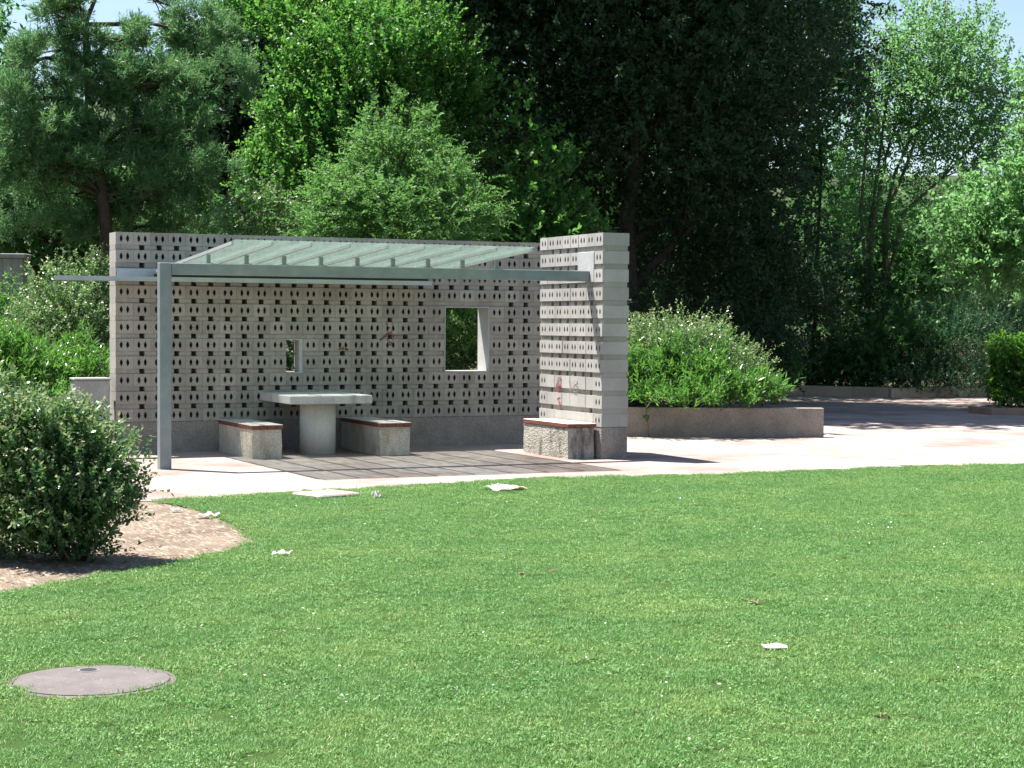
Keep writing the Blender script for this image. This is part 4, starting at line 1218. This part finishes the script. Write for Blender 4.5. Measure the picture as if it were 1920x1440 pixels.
bm = bmesh.new(); box(bm, -0.24, 0.24, -0.22, 0.22, -0.03, 0.035, 0.015)
o = link('flat_stone', bm_mesh('flat_stone', bm), mat_concrete('pale_stone', (0.36, 0.31, 0.27), 0.12, 6, 60)); o.location = (-4.61, -6.24, 0); o.rotation_euler = (0, 0, 0.35)
tag(o, 'pale flat stone slab set in the lawn edge left of the litter', 'stone')
dl = [(1040, 1076, 'pinkish-brown dead leaf in the middle of the lawn'), (980, 1081, 'paler dead leaf just left of the pinkish-brown one'), (1418, 1128, 'brown dead leaf above the white paper slip'), (1662, 1336, 'dark brown dry clump at the lower right of the lawn'), (1128, 962, 'small tan leaf near the gravel edge right of the torn sheet')]
for i, (px, py, lab) in enumerate(dl):
    D = CAM.z*3412.04/(py-608)
    p = at(px, D)
    s = 0.065 if i != 3 else 0.06
    crumple('dead_leaf' if i != 3 else 'dry_clump', (p.x, p.y, 0.002), s, s*0.6, 0.010, MAT['deadleaf'] if i != 3 else MAT['soil'], 30+i, lab, 'leaf' if i != 3 else 'clump', i*0.9)

# --- flecks on the ground
def flecks(name, pts, sz, mat, label, cat, seed, zr=(0.004, 0.02), asp=0.6, tilt=0.35):
    r = R(seed); n = len(pts)
    a = r.uniform(0, 6.283, n)
    P = np.concatenate([np.array(pts), r.uniform(*zr, (n, 1))], 1)
    A = nrm(np.stack([np.cos(a), np.sin(a), r.normal(0, .2, n)], 1))
    N = nrm(r.normal(0, tilt, (n, 3))+np.array([0, 0, 1]))
    Ln = sz*r.uniform(.6, 1.4, n)
    me = leaf_mesh(name, P, A, N, Ln, Ln*asp, r.uniform(0, 1, n), np.zeros(n), mat)
    return tag(link(name, me), label, cat, kind='stuff')
rq = R(91)
pts = []
for (px, py, sp, n) in ((1625, 985, .35, 16), (1770, 1018, .3, 14), (860, 948, .4, 14), (1100, 960, 1.2, 22), (1500, 930, 1.0, 20), (700, 1150, .8, 14), (960, 1240, .7, 14), (1650, 1100, .9, 14), (450, 1290, .6, 10), (1300, 1000, 1.2, 20), (1750, 1250, .5, 8), (620, 1000, .8, 14), (1180, 1330, .5, 8)):
    D = CAM.z*3412.04/(py-608); c = at(px, D)
    pts += [(c.x+rq.normal()*sp, c.y+rq.normal()*sp) for _ in range(n)]
pts = [p for p in pts if p[1] < -5.8 and (p[0] > -5.9 or p[1] < -12)]
flecks('daisies', pts, 0.013, MAT['paper'], 'tiny white daisies sprinkled over the lawn', 'flowers', 5, zr=(0.018, 0.028), asp=0.9)
pts = []
for c0, sp, n in (((-7.3, -9.3), .7, 130), ((-6.5, -8.0), .5, 45), ((-8.6, -10.6), .7, 90), ((-6.6, -6.8), .4, 25)):
    pts += [(c0[0]+rq.normal()*sp, c0[1]+rq.normal()*sp) for _ in range(n)]
def inside(p, poly):
    c = False
    for i in range(len(poly)):
        a, b = poly[i-1], poly[i]
        if (a[1] > p[1]) != (b[1] > p[1]) and p[0] < (b[0]-a[0])*(p[1]-a[1])/(b[1]-a[1])+a[0]: c = not c
    return c
BEDP = BED_EDGE + [(-16, -13.5), (-16, -5.9), (-7.0, -5.95)]
pts = [p for p in pts if inside(p, BEDP)]
flecks('leaf_litter', pts, 0.040, MAT['deadleaf'], 'dry leaves and crumbs lying on the earth bed', 'leaf litter', 6, zr=(-0.004, 0.008), asp=0.45)

# --- grass: tufts scattered by geometry nodes over the part of the lawn near the view
def grass_patch(seed, nb, rad, h, wd):
    r = R(seed)
    a = r.uniform(0, 6.283, nb); q = rad*np.sqrt(r.uniform(0, 1, nb))
    P = np.stack([q*np.cos(a), q*np.sin(a), np.zeros(nb)], 1)
    ang = r.uniform(0, 6.283, nb); lean = r.uniform(0.3, 2.2, nb)
    A = nrm(np.stack([np.cos(ang)*lean, np.sin(ang)*lean, np.ones(nb)], 1))
    N = nrm(np.stack([-np.cos(ang), -np.sin(ang), lean], 1) + r.normal(0, .3, (nb, 3)))
    me = leaf_mesh('grass_tuft', P, A, N, h*r.uniform(0.5, 1.25, nb), wd*r.uniform(0.7, 1.3, nb), r.uniform(0, 1, nb), np.zeros(nb), MAT['blade'], fold=0.08)
    return bpy.data.objects.new('grass_tuft', me)
def clover_patch(seed, nb, rad):
    r = R(seed)
    a = r.uniform(0, 6.283, nb); q = rad*np.sqrt(r.uniform(0, 1, nb))
    P = np.stack([q*np.cos(a), q*np.sin(a), r.uniform(0.008, 0.019, nb)], 1)
    ang = r.uniform(0, 6.283, nb)
    A = nrm(np.stack([np.cos(ang), np.sin(ang), r.uniform(-.1, .5, nb)], 1))
    N = nrm(r.normal(0, .35, (nb, 3))+np.array([0, 0, 1]))
    me = leaf_mesh('clover_tuft', P, A, N, r.uniform(0.009, .016, nb), r.uniform(0.008, .013, nb), 0.4+0.5*r.uniform(0, 1, nb), np.zeros(nb), MAT['blade'], fold=0.05)
    return bpy.data.objects.new('clover_tuft', me)
tufts = bpy.data.collections.new('grass_tufts')
for s in range(4):
    tufts.objects.link(grass_patch(50+s, 210, 0.11, 0.021, 0.0034))
tufts.objects.link(grass_patch(60, 130, 0.09, 0.027, 0.0036))
tufts.objects.link(clover_patch(61, 34, 0.10))

def clip_poly(poly, sub):
    """Sutherland-Hodgman: clip poly by convex sub (ccw)"""
    out = poly
    for i in range(len(sub)):
        a, b = sub[i], sub[(i+1) % len(sub)]
        inp, out = out, []
        ins = lambda p: (b[0]-a[0])*(p[1]-a[1])-(b[1]-a[1])*(p[0]-a[0]) >= 0
        for j in range(len(inp)):
            p, q = inp[j-1], inp[j]
            ip, iq = ins(p), ins(q)
            if ip != iq:
                d1 = (b[0]-a[0])*(p[1]-a[1])-(b[1]-a[1])*(p[0]-a[0]); d2 = (b[0]-a[0])*(q[1]-a[1])-(b[1]-a[1])*(q[0]-a[0])
                t = d1/(d1-d2); out.append((p[0]+(q[0]-p[0])*t, p[1]+(q[1]-p[1])*t))
            if iq: out.append(q)
    return out
def view_pt(ang, D):
    a = YAW+ang
    return (CAM.x+D*math.sin(a), CAM.y+D*math.cos(a))
VIEW = [view_pt(-0.85, 4.6), view_pt(-0.3, 3.6), view_pt(0.3, 3.6), view_pt(0.95, 4.6), view_pt(0.62, 26), view_pt(-0.45, 26)]
pol = clip_poly(LAWN, VIEW)
grass = sheet('grass', pol, 0.001, MAT['lawn'], 0.12, 0.03, 5)
tag(grass, 'short mown grass and clover covering the lawn', 'grass', kind='stuff')
ng = bpy.data.node_groups.new('grass_scatter', 'GeometryNodeTree')
ng.interface.new_socket('Geometry', in_out='INPUT', socket_type='NodeSocketGeometry')
ng.interface.new_socket('Geometry', in_out='OUTPUT', socket_type='NodeSocketGeometry')
gi = ng.nodes.new('NodeGroupInput'); go = ng.nodes.new('NodeGroupOutput')
dp = ng.nodes.new('GeometryNodeDistributePointsOnFaces'); dp.inputs['Density'].default_value = 190
ci = ng.nodes.new('GeometryNodeCollectionInfo'); ci.inputs['Collection'].default_value = tufts
ci.inputs['Separate Children'].default_value = True; ci.inputs['Reset Children'].default_value = True
ip = ng.nodes.new('GeometryNodeInstanceOnPoints'); ip.inputs['Pick Instance'].default_value = True
rv = ng.nodes.new('FunctionNodeRandomValue'); rv.data_type = 'FLOAT_VECTOR'
rv.inputs[0].default_value = (0, 0, 0); rv.inputs[1].default_value = (0.12, 0.12, 6.283)
rs = ng.nodes.new('FunctionNodeRandomValue'); rs.data_type = 'FLOAT'
rs.inputs[2].default_value = 0.7; rs.inputs[3].default_value = 1.2
L_ = ng.links.new
L_(gi.outputs[0], dp.inputs['Mesh']); L_(dp.outputs['Points'], ip.inputs['Points'])
L_(ci.outputs[0], ip.inputs['Instance']); L_(rv.outputs[0], ip.inputs['Rotation']); L_(rs.outputs[1], ip.inputs['Scale'])
pos = ng.nodes.new('GeometryNodeInputPosition')
def keep_off(c, rad):
    ds = ng.nodes.new('ShaderNodeVectorMath'); ds.operation = 'DISTANCE'; ds.inputs[1].default_value = c
    L_(pos.outputs[0], ds.inputs[0])
    cp = ng.nodes.new('FunctionNodeCompare'); cp.data_type = 'FLOAT'; cp.operation = 'GREATER_THAN'
    L_(ds.outputs['Value'], cp.inputs[0]); cp.inputs[1].default_value = rad
    return cp.outputs[0]
an = ng.nodes.new('FunctionNodeBooleanMath'); an.operation = 'AND'
L_(keep_off((-8.43, -14.26, 0), 0.385), an.inputs[0]); L_(keep_off((-4.61, -6.24, 0), 0.30), an.inputs[1])
L_(an.outputs[0], ip.inputs['Selection'])
jn = ng.nodes.new('GeometryNodeJoinGeometry')
L_(gi.outputs[0], jn.inputs[0]); L_(ip.outputs[0], jn.inputs[0]); L_(jn.outputs[0], go.inputs[0])
md = grass.modifiers.new('scatter', 'NODES'); md.node_group = ng
